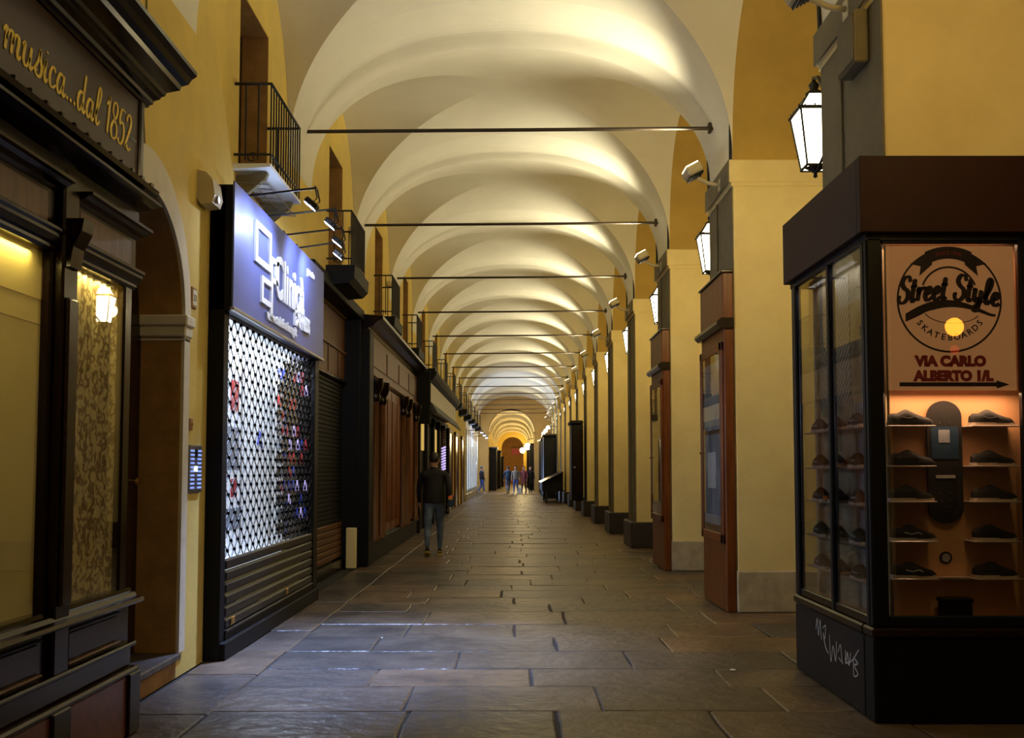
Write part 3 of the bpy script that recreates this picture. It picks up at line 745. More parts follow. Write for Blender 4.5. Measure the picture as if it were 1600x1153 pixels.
# interior
wn = MB(); wn.box(-2.62, -2.60, 8.2, 11.5, .6, 2.75); wn.build('display_wall', mat('glowing_white_panel', (.8, .85, .9), .5, emit=(.78, .87, 1), es=.55), ps)  # panel glow added to brighten the wall, in place of lamplight falling on it
MB().box(-2.62, -2.36, 8.2, 11.75, .70, .72).build('display_floor', 'whitewall', ps)
MB().box(-2.62, -2.36, 8.2, 11.75, 2.75, 2.78).build('display_ceiling', 'whitewall', ps)
MB().box(-2.9, -2.36, 11.74, 11.76, .6, 2.8).build('display_end_wall', 'black', ps)
MB().box(-2.62, -2.36, 8.20, 8.22, .6, 2.8).build('display_end_wall', 'whitewall', ps)
for z in (1.0, 2.45):
    pass
q = MB(); q.tube([(-2.5, 8.3, 2.72), (-2.5, 11.3, 2.72)], .018, 8); q.build('lamp_tube', 'tube', ps)
MB().box(-2.6, -2.594, 9.35, 9.62, 2.05, 2.33).build('red_poster', 'red', ps)
MB().box(-2.6, -2.594, 9.4, 9.6, 1.25, 1.42).build('red_poster', 'red', ps)
bp_ = MB(); bp_.tube([(-2.597, 10.35, 1.75), (-2.597, 10.4, 1.88), (-2.597, 10.5, 1.85)], .03, 6); bp_.tube([(-2.597, 10.38, 1.85), (-2.597, 10.52, 1.72)], .025, 6); bp_.build('blue_sticker', 'bluep', ps)
for yv in (9.72, 10.9): MB().box(-2.6, -2.59, yv, yv+.02, .72, 2.75).build('panel_joint', 'steel', ps)
for (y0_, y1_, z0_, z1_) in ((9.2, 9.7, .95, 1.15), (9.25, 9.65, 1.5, 1.9)):
    MB().box(-2.6, -2.594, y0_, y1_, z0_, z1_).build('pale_print', 'paper', ps)
cols = ['red', 'bluep', 'black', 'whitewall', 'black', 'bluep', 'red', 'violet', 'black']
for yv, xv in [(11.2+i*.12, 0) for i in range(4)]:
    for j in range(12):
        MB().box(-2.6, -2.57, yv, yv+.1, .80+j*.155, .92+j*.155, .004).build('phone_case', random.choice(['red', 'bluep', 'black', 'black', 'bluep', 'black', 'black', 'paper']), ps)
for i in range(5):
    for j in range(12):
        MB().box(-2.59+i*.045, -2.555+i*.045, 11.72, 11.74, .80+j*.155, .92+j*.155, .003).build('phone_case', random.choice(['red', 'bluep', 'black', 'black', 'violet', 'black']), ps)
MB().box(-2.375, -2.37, 8.27, 11.78, .77, 2.75).build('window_glass', 'glass', ps)
# grille: interlocking diamond links
gr = MB(); pz = .0755; py = .102; zb = .77; zt = 2.75
nr = int((zt-zb)/pz); 
yy = 8.27; nc = int((11.78-8.27)/py)
for c in range(nc):
    ya = 8.27+c*py
    for r in range(nr):
        z0 = zb+r*pz; s0 = (r+c) % 2
        a = (-2.335, ya+(py if s0 else 0), z0); b = (-2.335, ya+(0 if s0 else py), z0+pz)
        gr.tube([a, b], .0052, 4, False)
        gr.box(-2.345, -2.322, ya+(0 if s0 else py)-.009, ya+(0 if s0 else py)+.009, z0+pz-.014, z0+pz+.014)
o = gr.build('grille', 'shutter', ps); o['kind'] = 'stuff'; o['label'] = 'dark diamond roller grille'
for i in range(6):
    MB().box(-2.345, -2.31, 8.27, 11.78, .70-i*.095, .787-i*.095, .02).build('shutter_slat', 'shutter', ps)
MB().box(-2.35, -2.30, 8.27, 11.78, .2, .225, .006).build('bottom_rail', 'shutter', ps)
MB().box(-2.36, -2.31, 8.27, 11.78, .14, .2).build('kick_rail', 'black', ps)
for yv in (8.4, 10.4): MB().box(-2.312, -2.295, yv, yv+.10, .245, .31, .006).build('padlock_plate', 'brass', ps)
reloc(ps)
light('AREA', 'shop_window_lamp', (-2.49, 9.9, 2.70), 55, (.72, .84, 1), .18, sy=3.2)
light('AREA', 'shop_window_lamp', (-2.585, 9.6, 1.7), 45, (.66, .78, 1), 1.7, (0, 9.4, .2), sy=2.6)
# sign spotlights on arms
def sign_spot(y, L_, label, drop=0):
    t = thing('sign_spotlight', label, 'spotlight', 'spotlights on arms over the blue sign')
    x1 = -2.25+L_; a = MB(); a.tube([(-2.3, y, 3.83), (x1, y, 3.90)], .009, 6); a.box(-2.31, -2.28, y-.03, y+.03, 3.80, 3.87, .004); a.build('arm', 'iron', t)
    yk = MB(); yk.tube([(x1, y-.05, 3.90), (x1+.02, y-.06, 3.80), (x1-.03, y-.06, 3.74)], .007, 6); yk.tube([(x1, y+.05, 3.90), (x1+.02, y+.06, 3.80), (x1-.03, y+.06, 3.74)], .007, 6); yk.tube([(x1, y-.05, 3.90), (x1, y+.05, 3.90)], .007, 6); yk.build('yoke', 'iron', t)
    h = MB(); h.box(-.06, .06, -.055, .055, -.03, .02, .01); mt = Matrix.Translation((x1-.04, y, 3.76)) @ Matrix.Rotation(R(145+75), 4, 'Y'); h.v = [tuple(mt @ Vector(v)) for v in h.v]; ho = h.build('lamp_head', 'iron', t)
    g = MB(); g.box(-.05, .05, -.045, .045, .02, .024); g.v = [tuple(mt @ Vector(v)) for v in g.v]; g.build('lens', 'coldglass', ho)
    reloc(t)
    light('SPOT', 'sign_lamp', (x1-.12, y, 3.76), 45, (.62, .72, 1), .03, (-2.25, y-.15 if y < 10 else y+.4, 3.3), 120 if y < 10 else 155, .9)
sign_spot(8.6, .56, 'spotlight arm nearest the viewer over the blue sign')
sign_spot(9.3, .60, 'second spotlight arm over the blue sign')
sign_spot(10.05, .54, 'third spotlight arm over the blue sign')
sign_spot(10.65, .44, 'farthest spotlight arm over the blue sign')
light('POINT', 'added_sign_spill', (-1.92, 9.0, 3.70), 9, (.6, .72, 1), .05)  # added light without a fitting, imitates sign lamp spill on wall and balcony
light('SPOT', 'added_sign_spill', (-1.7, 8.9, 3.74), 2300, (.36, .50, 1), .04, (-1.2, 8.6, 0), 72, 1)  # added light without a fitting, lays the bluish pool on the paving

# ------------------------------------------------------------------ small recessed shop with brown boards
t = thing('recessed_shopfront', 'narrow recessed shop front with brown boarded head and black roller shutter', 'shopfront')
MB().box(-2.8, -2.64, 12.0, 15.9, 2.86, 3.84, .004).build('head_board', 'walnut', t)
for yv in (12.8, 13.6, 14.4, 15.2): MB().box(-2.64, -2.625, yv, yv+.04, 2.9, 3.3, .004).build('batten', 'walnut', t)
MB().box(-2.64, -2.61, 12.0, 15.9, 3.28, 3.32, .006).build('rail', 'walnut', t)
MB().box(-2.64, -2.60, 12.0, 15.9, 2.83, 2.87, .006).build('rail', 'ebony', t)
sh = MB()
for i in range(34): sh.box(-2.70, -2.675, 12.0, 15.85, .72+i*.062, .779+i*.062, .01)
o = sh.build('roller_shutter', 'black', t)
for i in range(6): MB().box(-2.69, -2.655, 12.0, 15.85, .63-i*.09, .715-i*.09, .015).build('shutter_slat', 'walnut', t)
MB().box(-2.72, -2.62, 12.0, 15.9, 0, .16, .008).build('threshold', 'ebony', t)
MB().box(-2.8, -2.40, 15.82, 15.89, 0, 3.84, .008).build('side_post', 'black', t)
MB().box(-2.6, -2.36, 12.0, 16.0, 3.84, 4.0, .01).build('head_cornice', 'black', t)
MB().box(-2.60, -2.585, 15.86, 15.9, 2.95, 3.12).build('number_plate', 'pale', t)
reloc(t)

# ------------------------------------------------------------------ brown panelled wood shop
t = thing('panelled_wood_shopfront', 'brown panelled wooden shop front with columns and dark cornice', 'shopfront')
WX = -2.35
MB().box(LX, WX+.08, 16.0, 16.45, 0, 3.72, .015).build('end_pier', 'black', t)
MB().box(LX, WX+.0, 16.4, 24.2, 0, 3.72).build('carcass', 'ebony', t)
MB().box(LX, WX+.05, 16.4, 24.2, 0, .35, .015).build('plinth', 'black', t)
c_ = MB(); c_.prism([(LX, 3.70), (WX+.03, 3.70), (WX+.06, 3.75), (WX+.12, 3.77), (WX+.20, 3.85), (WX+.28, 3.88), (WX+.28, 3.93), (LX, 3.96)], 'y', 16.01, 24.2); c_.build('cornice', 'ebony', t)
MB().box(LX, WX+.03, 16.4, 24.2, 3.1, 3.70, .006).build('frieze', 'walnut', t)
for i in range(4):
    a = 16.6+i*1.9; MB().box(WX+.03, WX+.045, a, a+1.7, 3.2, 3.6, .012).build('frieze_panel', 'walnut', t)
c_ = MB(); c_.prism([(LX, 3.0), (WX+.03, 3.0), (WX+.07, 3.04), (WX+.07, 3.09), (WX+.03, 3.12), (LX, 3.12)], 'y', 16.4, 24.2); c_.build('architrave', 'walnut', t)
for yv in (16.75, 17.6, 20.9, 21.7, 23.6):
    cl = MB(); cl.lathe([(.09, .35), (.09, .42), (.07, .45), (.065, 2.6), (.075, 2.62)], (WX+.06, yv, 0), 14); co = cl.build('column', 'walnut', t)
    cc = MB(); cc.lathe([(.075, 0), (.10, .08), (.08, .12), (.12, .2), (.14, .28), (.14, .38)], (WX+.06, yv, 2.62), 12); cc.build('capital', 'ebony', co)
a = 17.8
for a in (17.85, 18.6, 19.35, 20.1, 21.95, 22.7):
    s_ = MB().box(WX, WX+.025, a, a+.68, .4, 2.98, .012).build('shutter_panel', 'oak', t)
    for j in range(4): MB().box(WX+.025, WX+.04, a+.06+j*.15, a+.15+j*.15, .55, 2.8, .012).build('plank', 'oak', s_)
MB().box(WX, WX+.03, 16.95, 17.4, .4, 2.95, .01).build('door_leaf', 'walnut', t)
reloc(t)
t = thing('yellow_stone_post', 'low pale yellow stone post between the roller shutter and the wood shop front', 'post')
MB().box(-2.58, -2.42, 15.74, 15.80, 0, .62, .01).build('block', 'pillar', t); reloc(t)

# ------------------------------------------------------------------ awning shop
t = thing('awning_shopfront', 'black shop front with cream fascia sign and grey awning in the middle distance', 'shopfront')
MB().box(LX, -2.36, 24.3, 36.5, 0, 3.1).build('carcass', 'black', t)
MB().box(LX, -2.0, 24.3, 24.45, 2.6, 3.86, .02).build('fascia_end', 'black', t)
fs_ = MB().box(LX, -2.02, 24.4, 35.0, 3.12, 3.62, .01).build('fascia', 'creamsign', t)
c_ = MB(); c_.prism([(LX, 3.62), (-2.0, 3.62), (-1.92, 3.7), (-1.86, 3.8), (-1.86, 3.86), (LX, 3.9)], 'y', 24.35, 35.2); c_.build('cornice', 'black', t)
aw = MB(); aw.prism([(-2.02, 3.12), (-1.98, 3.12), (-1.84, 2.88), (-1.86, 2.84), (-2.06, 3.0)], 'y', 24.4, 35.2); aw.build('awning', 'greyawn', t)
for yv in (24.5, 26.6, 28.8, 31.0, 33.2, 35.4): MB().box(-2.36, -2.26, yv, yv+.25, 0, 2.95, .01).build('window_post', 'black', t)
for yv in (25.6, 29.9): MB().box(-2.36, -2.33, yv, yv+.8, 1.5 if yv > 28 else 2.0, 2.7, .01).build('lit_pane', 'litgap', t)
for i in range(16):
    MB().tube([(-2.28, 32.2, 1.5+i*.085), (-2.2, 32.5, 1.55+i*.085)], .03, 8).build('striped_light', 'violet', t) if i < 9 else MB().tube([(-2.28, 32.2, 1.5+i*.085), (-2.2, 32.5, 1.55+i*.085)], .03, 8).build('striped_light', 'walnut', t)
text_mb('MODA', .34, lambda u, v, h: (-2.02+h, 25.6+u, 3.25+v), .01, sx=3.0).build('lettering', 'gold', fs_) if False else None
reloc(t)
# further doors on the left
for i, (ya, yb) in enumerate(((37.6, 39.4), (41.5, 43.6), (46.5, 48.5))):
    t = thing('tall_dark_doorway', '%s tall dark shop door in the far yellow left wall' % ['nearest', 'middle', 'farthest'][i], 'door', 'far doors on the left')
    MB().box(LX, LX+.05, ya, yb, 0, 2.9, .01).build('door_leaf', 'ebony', t); MB().box(LX, LX+.08, ya-.12, ya, 0, 3.05, .01).build('door_frame', 'walnut', t); MB().box(LX, LX+.08, yb, yb+.12, 0, 3.05, .01).build('door_frame', 'walnut', t)
    MB().box(LX, LX+.08, ya-.12, yb+.12, 2.9, 3.05, .01).build('lintel', 'walnut', t); reloc(t)
t = thing('white_lit_shopfront', 'far shop front with tall white cold-lit windows near the end of the arcade', 'shopfront')
MB().box(LX, LX+.06, 51, 67, 0, .3, .01).build('plinth', 'steel', t)
MB().box(LX, LX+.03, 51, 67, .3, 4.0).build('wall_panel', 'whitewall', t)
for i in range(7):
    MB().box(LX+.03, LX+.07, 51.1+i*2.28, 51.25+i*2.28, .3, 3.6, .01).build('mullion', 'steel', t)
for i in range(6):
    MB().box(LX+.03, LX+.045, 51.4+i*2.28, 53.2+i*2.28, .5, 3.3).build('lit_window', M.setdefault('farwin', mat('cold_lit_window', (.8, .9, 1), .5, emit=(.62, .78, 1), es=.55)), t)
for i in range(3):
    yv = 53+i*4.5
    a = MB(); a.tube([(LX+.05, yv, 3.55), (LX+.75, yv, 3.6)], .02, 6); a.build('lamp_arm', 'iron', t); b = MB(); b.box(LX+.65, LX+.85, yv-.12, yv+.12, 3.44, 3.56, .02); b.build('lamp_head', 'steel', t)
    MB().box(LX+.68, LX+.82, yv-.1, yv+.1, 3.43, 3.44).build('lens', 'coldglass', t)
reloc(t)
light('AREA', 'far_shop_lamp', (LX+.3, 58, 2.6), 1000, (.45, .60, 1), 2.2, (.5, 58, 5.6), sy=12)
light('AREA', 'far_shop_lamp', (LX+.35, 66, 3.3), 300, (.55, .68, 1), 1, (0, 69, 0), sy=4)

# ------------------------------------------------------------------ balconies
def balcony(yc, label, dark):
    t = thing('iron_balcony', label, 'balcony', 'iron balconies on the left wall')
    ya, yb = yc-.56, yc+.62; xo = -2.13; z0, z1 = 4.2, 4.88
    s = MB()
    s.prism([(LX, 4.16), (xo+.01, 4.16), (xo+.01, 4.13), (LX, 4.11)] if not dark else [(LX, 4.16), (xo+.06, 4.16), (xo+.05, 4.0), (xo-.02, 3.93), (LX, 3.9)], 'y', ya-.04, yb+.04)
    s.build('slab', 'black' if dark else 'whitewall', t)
    r = MB(); r.tube([(LX, ya, z1), (xo, ya, z1), (xo, yb, z1), (LX, yb, z1)], .014, 6); r.build('top_rail', 'iron', t)
    r = MB(); r.tube([(LX, ya, z0+.05), (xo, ya, z0+.05), (xo, yb, z0+.05), (LX, yb, z0+.05)], .012, 6); r.build('bottom_rail', 'iron', t)
    n_ = 13
    for i in range(n_): 
        y = ya+(yb-ya)*i/(n_-1); MB().tube([(xo, y, 4.16), (xo, y, z1)], .008, 5).build('baluster', 'iron', t)
    for x in (LX+.1, LX+.21):
        MB().tube([(x, ya, z0), (x, ya, z1)], .008, 5).build('baluster', 'iron', t); MB().tube([(x, yb, z0), (x, yb, z1)], .008, 5).build('baluster', 'iron', t)
    for (x, y) in ((LX+.16, ya), (xo, ya+.12), (xo, yb-.12)):
        sc = MB(); pts = [(x+(.055-.004*k)*math.cos(k*.7)*(1 if y == ya else 0), y+(0 if y == ya else (.055-.004*k)*math.cos(k*.7)), z0+.0+(.055-.004*k)*math.sin(k*.7)+.02) for k in range(12)]
        sc.tube(pts, .007, 5); sc.build('scroll', 'iron', t)
    for y in (ya+.1, yb-.1):
        b = MB(); b.prism([(LX, 3.86), (LX+.05, 3.88), (xo-.06, 4.06), (xo-.04, 4.11), (LX, 4.09)], 'y', y-.03, y+.03); b.build('bracket', 'black' if dark else 'grey_and_shade', t)
    reloc(t); return t
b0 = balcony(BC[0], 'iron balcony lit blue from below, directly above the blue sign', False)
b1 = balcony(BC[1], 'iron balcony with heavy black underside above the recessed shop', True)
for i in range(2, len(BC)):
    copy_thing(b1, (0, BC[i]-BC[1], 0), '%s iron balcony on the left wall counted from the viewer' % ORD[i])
# underside grating of the first balcony
g = thing('bird_grating', 'wire grating folded under the nearest balcony, lit blue', 'grating')
q = MB()
for i in range(8): q.tube([(LX+.02, 8.85+i*.16, 4.02), (-2.16, 8.85+i*.16, 4.0)], .005, 5)
for x in (-2.40, -2.28, -2.16): q.tube([(x, 8.85, 4.0), (x, 9.97, 4.0)], .006, 5)
q.build('wires', 'steel', g); reloc(g)
for (y, z) in ((14.9, 5.0), (19.4, 5.02)):
    o = MB().box(LX, LX+.16, y, y+.28, z, z+.09, .02).build('wall_uplighter', 'cream'); tag(o, 'small cream wall fitting high on the left wall behind the %s balcony' % ('second' if y < 16 else 'third'), 'wall light', 'small wall fittings')

# ------------------------------------------------------------------ wooden notice cases on pillars 1 and 2
def notice_case(k, label, paper):
    y = P0+BAY*k; t = thing('notice_case', label, 'display case', 'wooden notice cases on the pillars')
    xa = RX-.015; xo = RX-.15; ya, yb = y-HALF-.0, y+HALF
    MB().box(xo+.03, xa, ya, yb, 0, 3.05, .01).build('carcass', 'oak', t)
    MB().box(xo+.02, xa, ya-.005, yb, 3.12, 3.62, .01).build('header', 'oak', t)
    c_ = MB(); c_.prism([(xa, 3.02), (xo-.01, 3.02), (xo-.05, 3.06), (xo-.05, 3.09), (xo, 3.13), (xa, 3.13)], 'y', ya-.03, yb+.03); c_.build('moulding', 'ebony', t)
    c_ = MB(); c_.box(xo, xa, ya-.02, yb+.02, 3.62, 3.65, .008); c_.build('top_cap', 'ebonypanel', t)
    for z0, z1, y0_, y1_ in ((.72, .82, ya+.02, yb-.02), (2.78, 2.88, ya+.02, yb-.02)): MB().box(xo, xo+.03, y0_, y1_, z0, z1, .008).build('frame_rail', 'oak', t)
    for y0_ in (ya+.02, yb-.14): MB().box(xo, xo+.03, y0_, y0_+.12, .72, 2.88, .008).build('frame_stile', 'oak', t)
    b_ = MB().box(xo+.024, xo+.03, ya+.14, yb-.14, .82, 2.78).build('notice_board', 'walnut', t)
    if paper == 'paper':
        spec = [(ya+.2, yb-.2, 1.95, 2.7, 'paper'), (ya+.2, yb-.2, .9, 1.9, 'paper'), (ya+.45, yb-.4, 1.3, 1.7, 'whitewall')]
    else: spec = [(ya+.18, yb-.2, 2.1, 2.72, 'paper2'), (ya+.2, yb-.25, 1.0, 2.0, 'paper2'), (ya+.3, yb-.5, 1.3, 1.6, 'walnut')]
    for i, (a, b, c, d_, m_) in enumerate(spec): MB().box(xo+.018-.002*i, xo+.0235, a, b, c, d_).build('notice', m_, b_)
    MB().box(xo+.008, xo+.011, ya+.14, yb-.14, .82, 2.78).build('case_glass', 'glass', t)
    MB().tube([(xo, yb-.08, 1.7), (xo-.02, yb-.08, 1.7)], .012, 8).build('lock', 'brass', t)
    reloc(t); return t
notice_case(1, 'larger brown wooden notice case with bluish papers, nearest the kiosk', 'paper')
notice_case(2, 'smaller-looking brown wooden notice case with cream papers, farther down the arcade', 'paper2')

# electric box on pillar 0
t = thing('junction_box', 'grey-beige junction box on the pillar side above the lantern', 'box')
MB().box(RX-.11, RX-.01, 6.62, 6.98, 4.2, 4.56, .01).build('housing', 'grey_and_shade', t); MB().box(RX-.118, RX-.11, 6.64, 6.96, 4.22, 4.54, .004).build('lid', 'grey_and_shade', t); reloc(t)

# ------------------------------------------------------------------ shoe kiosk
KX, KY0, KY1, KR = 2.14, 6.17, 7.88, 3.62
k = thing('shoe_display_kiosk', 'dark glazed kiosk wrapped round the nearest pillar, showing sneakers and a round-logo poster', 'kiosk')
# carcass pieces stand clear of the pillar
MB().box(KX, KR, KY0, KY0+.17, 0, .5, .012).build('base_front', 'blackgloss', k)
MB().box(KX, KX+.18, KY0+.17, KY1, 0, .5, .012).build('base_side', 'navy', k)
MB().box(KX-.01, KR+.01, KY0-.015, KY0+.17, .5, .56, .012).build('base_rail', 'ebonypanel', k)
MB().box(KX-.012, KX+.18, KY0+.17, KY1+.01, .5, .56, .012).build('base_rail', 'ebonypanel', k)
bd = MB(); bd.box(KX-.045, KR+.04, KY0-.045, KY0+.02, 2.94, 3.41, .004); bo = bd.build('fascia_front', 'maroon', k)
bd = MB(); bd.box(KX-.045, KX+.02, KY0+.02, KY1+.03, 2.94, 3.41, .004); bd.build('fascia_side', 'maroon', k)
MB().box(KX, KR, KY0, KY0+.17, 2.90, 3.38).build('head_box', 'navy', k); MB().box(KX, KX+.18, KY0+.17, KY1, 2.90, 3.38).build('head_box', 'navy', k)
for a, b in ((KX, KX+.10), (3.07, 3.13), (KR-.08, KR)): MB().box(a, b, KY0, KY0+.06, .56, 2.92, .012).build('post', 'blackgloss' if a == KX else 'navy', k)
MB().box(KX, KX+.06, KY0+.06, KY0+.12, .56, 2.92, .01).build('post', 'navy', k)
for a, b in ((6.93, 6.99), (7.76, 7.86)): MB().box(KX, KX+.05, a, b, .56, 2.92, .01).build('post', 'navy', k)
MB().box(KX+.1, KR-.08, KY0+.01, KY0+.04, .56, .63, .008).build('window_rail', 'navy', k); MB().box(KX+.1, KR-.08, KY0+.01, KY0+.04, 2.88, 2.92, .008).build('window_rail', 'navy', k)
MB().box(KX+.01, KX+.04, KY0+.12, KY1-.1, .56, .62, .008).build('window_rail', 'ebonypanel', k)
bbf = MB().box(KX+.2, KR-.02, 6.375, 6.385, .56, 2.92).build('backboard', 'board', k)
MB().box(RX-.052, RX-.042, 6.36, KY1-.02, .56, 2.92).build('backboard', 'hatch' if False else 'paper2', k)
MB().box(KX+.1, KR-.02, KY0+.06, 6.374, .56, .58).build('display_floor', 'board', k)
MB().box(KX+.02, RX-.05, 6.4, KY1-.03, .56, .58).build('display_floor', 'board', k)
MB().box(KX+.1, KR-.06, KY0+.018, KY0+.024, .62, 2.9).build('window_glass', 'kglass', k)
MB().box(KX+.018, KX+.024, KY0+.12, KY1-.1, .62, 2.9).build('window_glass', 'kglass', k)
# poster
PYF = KY0+.035
po = MB().box(2.275, 3.055, PYF, PYF+.008, 1.985, 2.87, .002).build('poster', 'poster', k)
pp = lambda cx, cz: (lambda u, v, h: (cx+u, PYF-h, cz+v))
CXp, CZp, RR = 2.655, 2.535, .315
ink = MB()
def arc(mb, cx, cz, r, a0, a1, w_, n=40, ry=None, lay=.001):
    ry = ry or r; vs = []
    for i in range(n+1):
        a = R(a0+(a1-a0)*i/n); ww = w_(i/n) if callable(w_) else w_
        for q_ in (r-ww/2, r+ww/2): vs.append((cx+q_*math.cos(a), PYF-lay, cz+q_*ry/r*math.sin(a)))
    mb.add(vs, [(2*i, 2*i+1, 2*i+3, 2*i+2) for i in range(n)])
arc(ink, CXp, CZp, RR, 0, 360, .012, 72)
arc(ink, CXp, CZp+.035, .17, 20, 160, .012)
arc(ink, CXp, CZp+.02, .275, 62, 118, .075, 20, lay=.002)
for sg_ in (-1, 1):
    ink.add([(CXp+sg_*.10, PYF-.0015, CZp+.30), (CXp+sg_*.235, PYF-.0015, CZp+.225), (CXp+sg_*.17, PYF-.0015, CZp+.21), (CXp+sg_*.18, PYF-.0015, CZp+.15), (CXp+sg_*.10, PYF-.0015, CZp+.22)], [(0, 1, 2, 3, 4)])
st_ = MB()
sw = 'Street Style'; tot = sum(GL[c][0] for c in sw); szz = .078
def arched(u, v, h):
    return (CXp-.315+u, PYF-.002-h, CZp-.02+v+.035*math.sin(PI*u/.63)-.03*u)
script_text(ink, sw, arched, szz, .15, .62/(tot*szz), w=.030, thin=.55, th=.002)
# swoosh under the name
vs = []
for i in range(31):
    u = i/30; x = CXp-.27+.55*u; zc = CZp-.10+.075*math.sin(PI*min(1, u*1.05))+.01; ww = .055*(1-abs(u-.3)*1.05) if u > .12 else .02+.2*u
    vs += [(x, PYF-.0018, zc-ww*.6-(.03 if u < .25 else 0)*(1-u*4 if u < .25 else 0)), (x, PYF-.0018, zc+ww*.4)]
ink.add(vs, [(2*i, 2*i+1, 2*i+3, 2*i+2) for i in range(30)])
arc(ink, CXp+.02, CZp-.05, .18, 200, 330, .008, ry=.09)
ink.build('poster_print', 'posterink', po)
# curved lower words
for i, ch in enumerate('SKATEBOARDS'):
    a = R(-143+i*10.6); cx_ = CXp+.245*math.cos(a); cz_ = CZp+.0+.245*math.sin(a); ro = a+PI/2
    def pf(u, v, h, cx_=cx_, cz_=cz_, ro=ro): return (cx_+u*math.cos(ro)-v*math.sin(ro), PYF-.001-h, cz_+u*math.sin(ro)+v*math.cos(ro))
    text_mb(ch, .052, pf, .001, 'CENTER', bold=.001).build('poster_letter', 'posterink', po)
text_mb('SINCE 1998', .032, lambda u, v, h: (CXp+u, PYF-.0025-h, CZp+.262+v+.02*(1-(u/.1)**2)), .001, 'CENTER').build('poster_print', 'posterred', po)
text_mb('VIA CARLO', .082, lambda u, v, h: (2.655+u, PYF-.001-h, 2.135+v), .001, 'CENTER', sx=1.02, bold=.0065).build('poster_print', 'posterred', po)
text_mb('ALBERTO 1/L', .082, lambda u, v, h: (2.67+u, PYF-.001-h, 2.045+v), .001, 'CENTER', sx=1.0, bold=.0065).build('poster_print', 'posterred', po)
aw = MB(); aw.add([(2.34, PYF-.001, 2.008), (2.93, PYF-.001, 2.008), (2.93, PYF-.001, 1.995), (3.01, PYF-.001, 2.02), (2.93, PYF-.001, 2.045), (2.93, PYF-.001, 2.033), (2.34, PYF-.001, 2.033)], [(0, 1, 2, 3, 4, 5, 6)]); aw.build('poster_print', 'posterink', po)
# graffiti on the base side
gf = MB()
gp = lambda u, v, h: (KX-h-.0005, 7.35-u, .32+v-.05*u*0)
gs = [[(0, .05), (.03, .12), (.05, .02), (.08, .12), (.1, .0)], [(.13, .08), (.18, .1), (.16, .02), (.13, .05), (.17, -.03), (.22, -.06)], [(.24, .06), (.26, -.1), (.30, .0), (.34, -.08), (.36, .04)], [(.38, -.02), (.42, .03), (.44, -.06), (.39, -.05), (.46, -.07)], [(.5, .02), (.5, -.06), (.53, .01), (.55, -.06), (.58, .02)], [(.62, .0), (.62, -.1), (.68, -.08), (.63, -.045), (.68, -.02), (.62, .0)], [(.5, -.06), (.6, -.02), (.7, .06)]]
gs = [[(p[0]*1.3, p[1]*1.1) for p in q_] for q_ in gs]
brush(gf, gs, gp, .012, .8, .001)
gf.build('graffiti', 'chalk', k)
# acrylic shelves
rowsz = [1.775, 1.53, 1.315, 1.075, .85]
for z in rowsz:
    for a in (2.27, 2.78): MB().box(a, a+.29, KY0+.045, 6.374, z-.012, z-.002, .003).build('shelf', 'acrylic', k)
MB().box(2.56, 2.78, 6.29, 6.374, .838, .848).build('shelf', 'acrylic', k)
siderows = [1.78, 1.52, 1.28, 1.03, .80]
for z in siderows: MB().box(KX+.05, RX-.053, 6.45, 7.74, z-.012, z-.002, .003).build('shelf', 'acrylic', k)
# cloth panels seen in the side window head
MB().box(RX-.058, RX-.053, 7.0, 7.7, 1.95, 2.85).build('hatched_panel', 'hatch', k)
MB().box(RX-.058, RX-.053, 6.42, 6.93, .6, 1.95).build('pale_panel', 'paper', k)
reloc(k)
t = MB(); 
# shoes
def shoe_mesh():
    n_ = 14; m_ = 12; up = MB(); vs = []
    L_ = .265
    for i in range(n_+1):
        u = i/n_; x = u*L_
        hp = [(0, .045), (.08, .062), (.2, .060), (.34, .082), (.44, .084), (.62, .058), (.8, .040), (.93, .032), (1, .012)]
        for (ua, ha), (ub, hb_) in zip(hp[:-1], hp[1:]):
            if ua <= u <= ub: h = ha+(hb_-ha)*(u-ua)/(ub-ua)
        w_ = .034+.010*math.sin(PI*min(1, u*1.1))+.006*(u > .5)
        if u > .9: w_ *= .6+.4*(1-(u-.9)/.1)
        if u == 0: w_ = .02
        for j in range(m_+1):
            a = PI*j/m_; vs.append((x, math.cos(a)*w_, .014+max(0, math.sin(a))**.7*h))
    f = [(i*(m_+1)+j, i*(m_+1)+j+1, (i+1)*(m_+1)+j+1, (i+1)*(m_+1)+j) for i in range(n_) for j in range(m_)]
    up.add(vs, f, True); up.add(vs[:m_+1], [tuple(range(m_+1))]); up.add(vs[-m_-1:], [tuple(range(m_+1))[::-1]])
    so = MB(); pr = []
    for i in range(n_+1):
        u = i/n_; pr.append((u*L_*1.03-.004, .038+.009*math.sin(PI*min(1, u*1.1)) if 0 < i < n_ else .022))
    so.prism([(p[0], -p[1]) for p in pr]+[(p[0], p[1]) for p in pr[::-1]], 'z', 0, .018)
    lc = MB()
    for i in range(4): x = .10+i*.018; z = (.098, .094, .084, .075)[i]; lc.tube([(x, -.018, z-.014), (x+.004, 0, z), (x, .018, z-.014)], .002, 5)
    st = MB(); st.tube([(.07, -.040, .05), (.11, -.043, .04), (.15, -.044, .05), (.19, -.040, .03)], .004, 5)
    return up, so, lc, st
_sm = shoe_mesh()
def place_shoe(x, y, z, rz, label, group, um='shoe', sm='sole', stm='chalk'):
    t = thing('sneaker', label, 'shoe', group, (x, y, z)); t.rotation_euler = (0, 0, rz)
    for nm, b_, mt_ in zip(('upper', 'sole', 'laces', 'side_stripe'), _sm, (um, sm, um if nm0(um) else 'shoe', stm)):
        o = MB(); o.v = b_.v; o.f = b_.f; o.sm = b_.sm; q_ = o.build(nm, mt_, t)
def nm0(u): return True
RW = ['top', 'second', 'third', 'fourth', 'bottom']
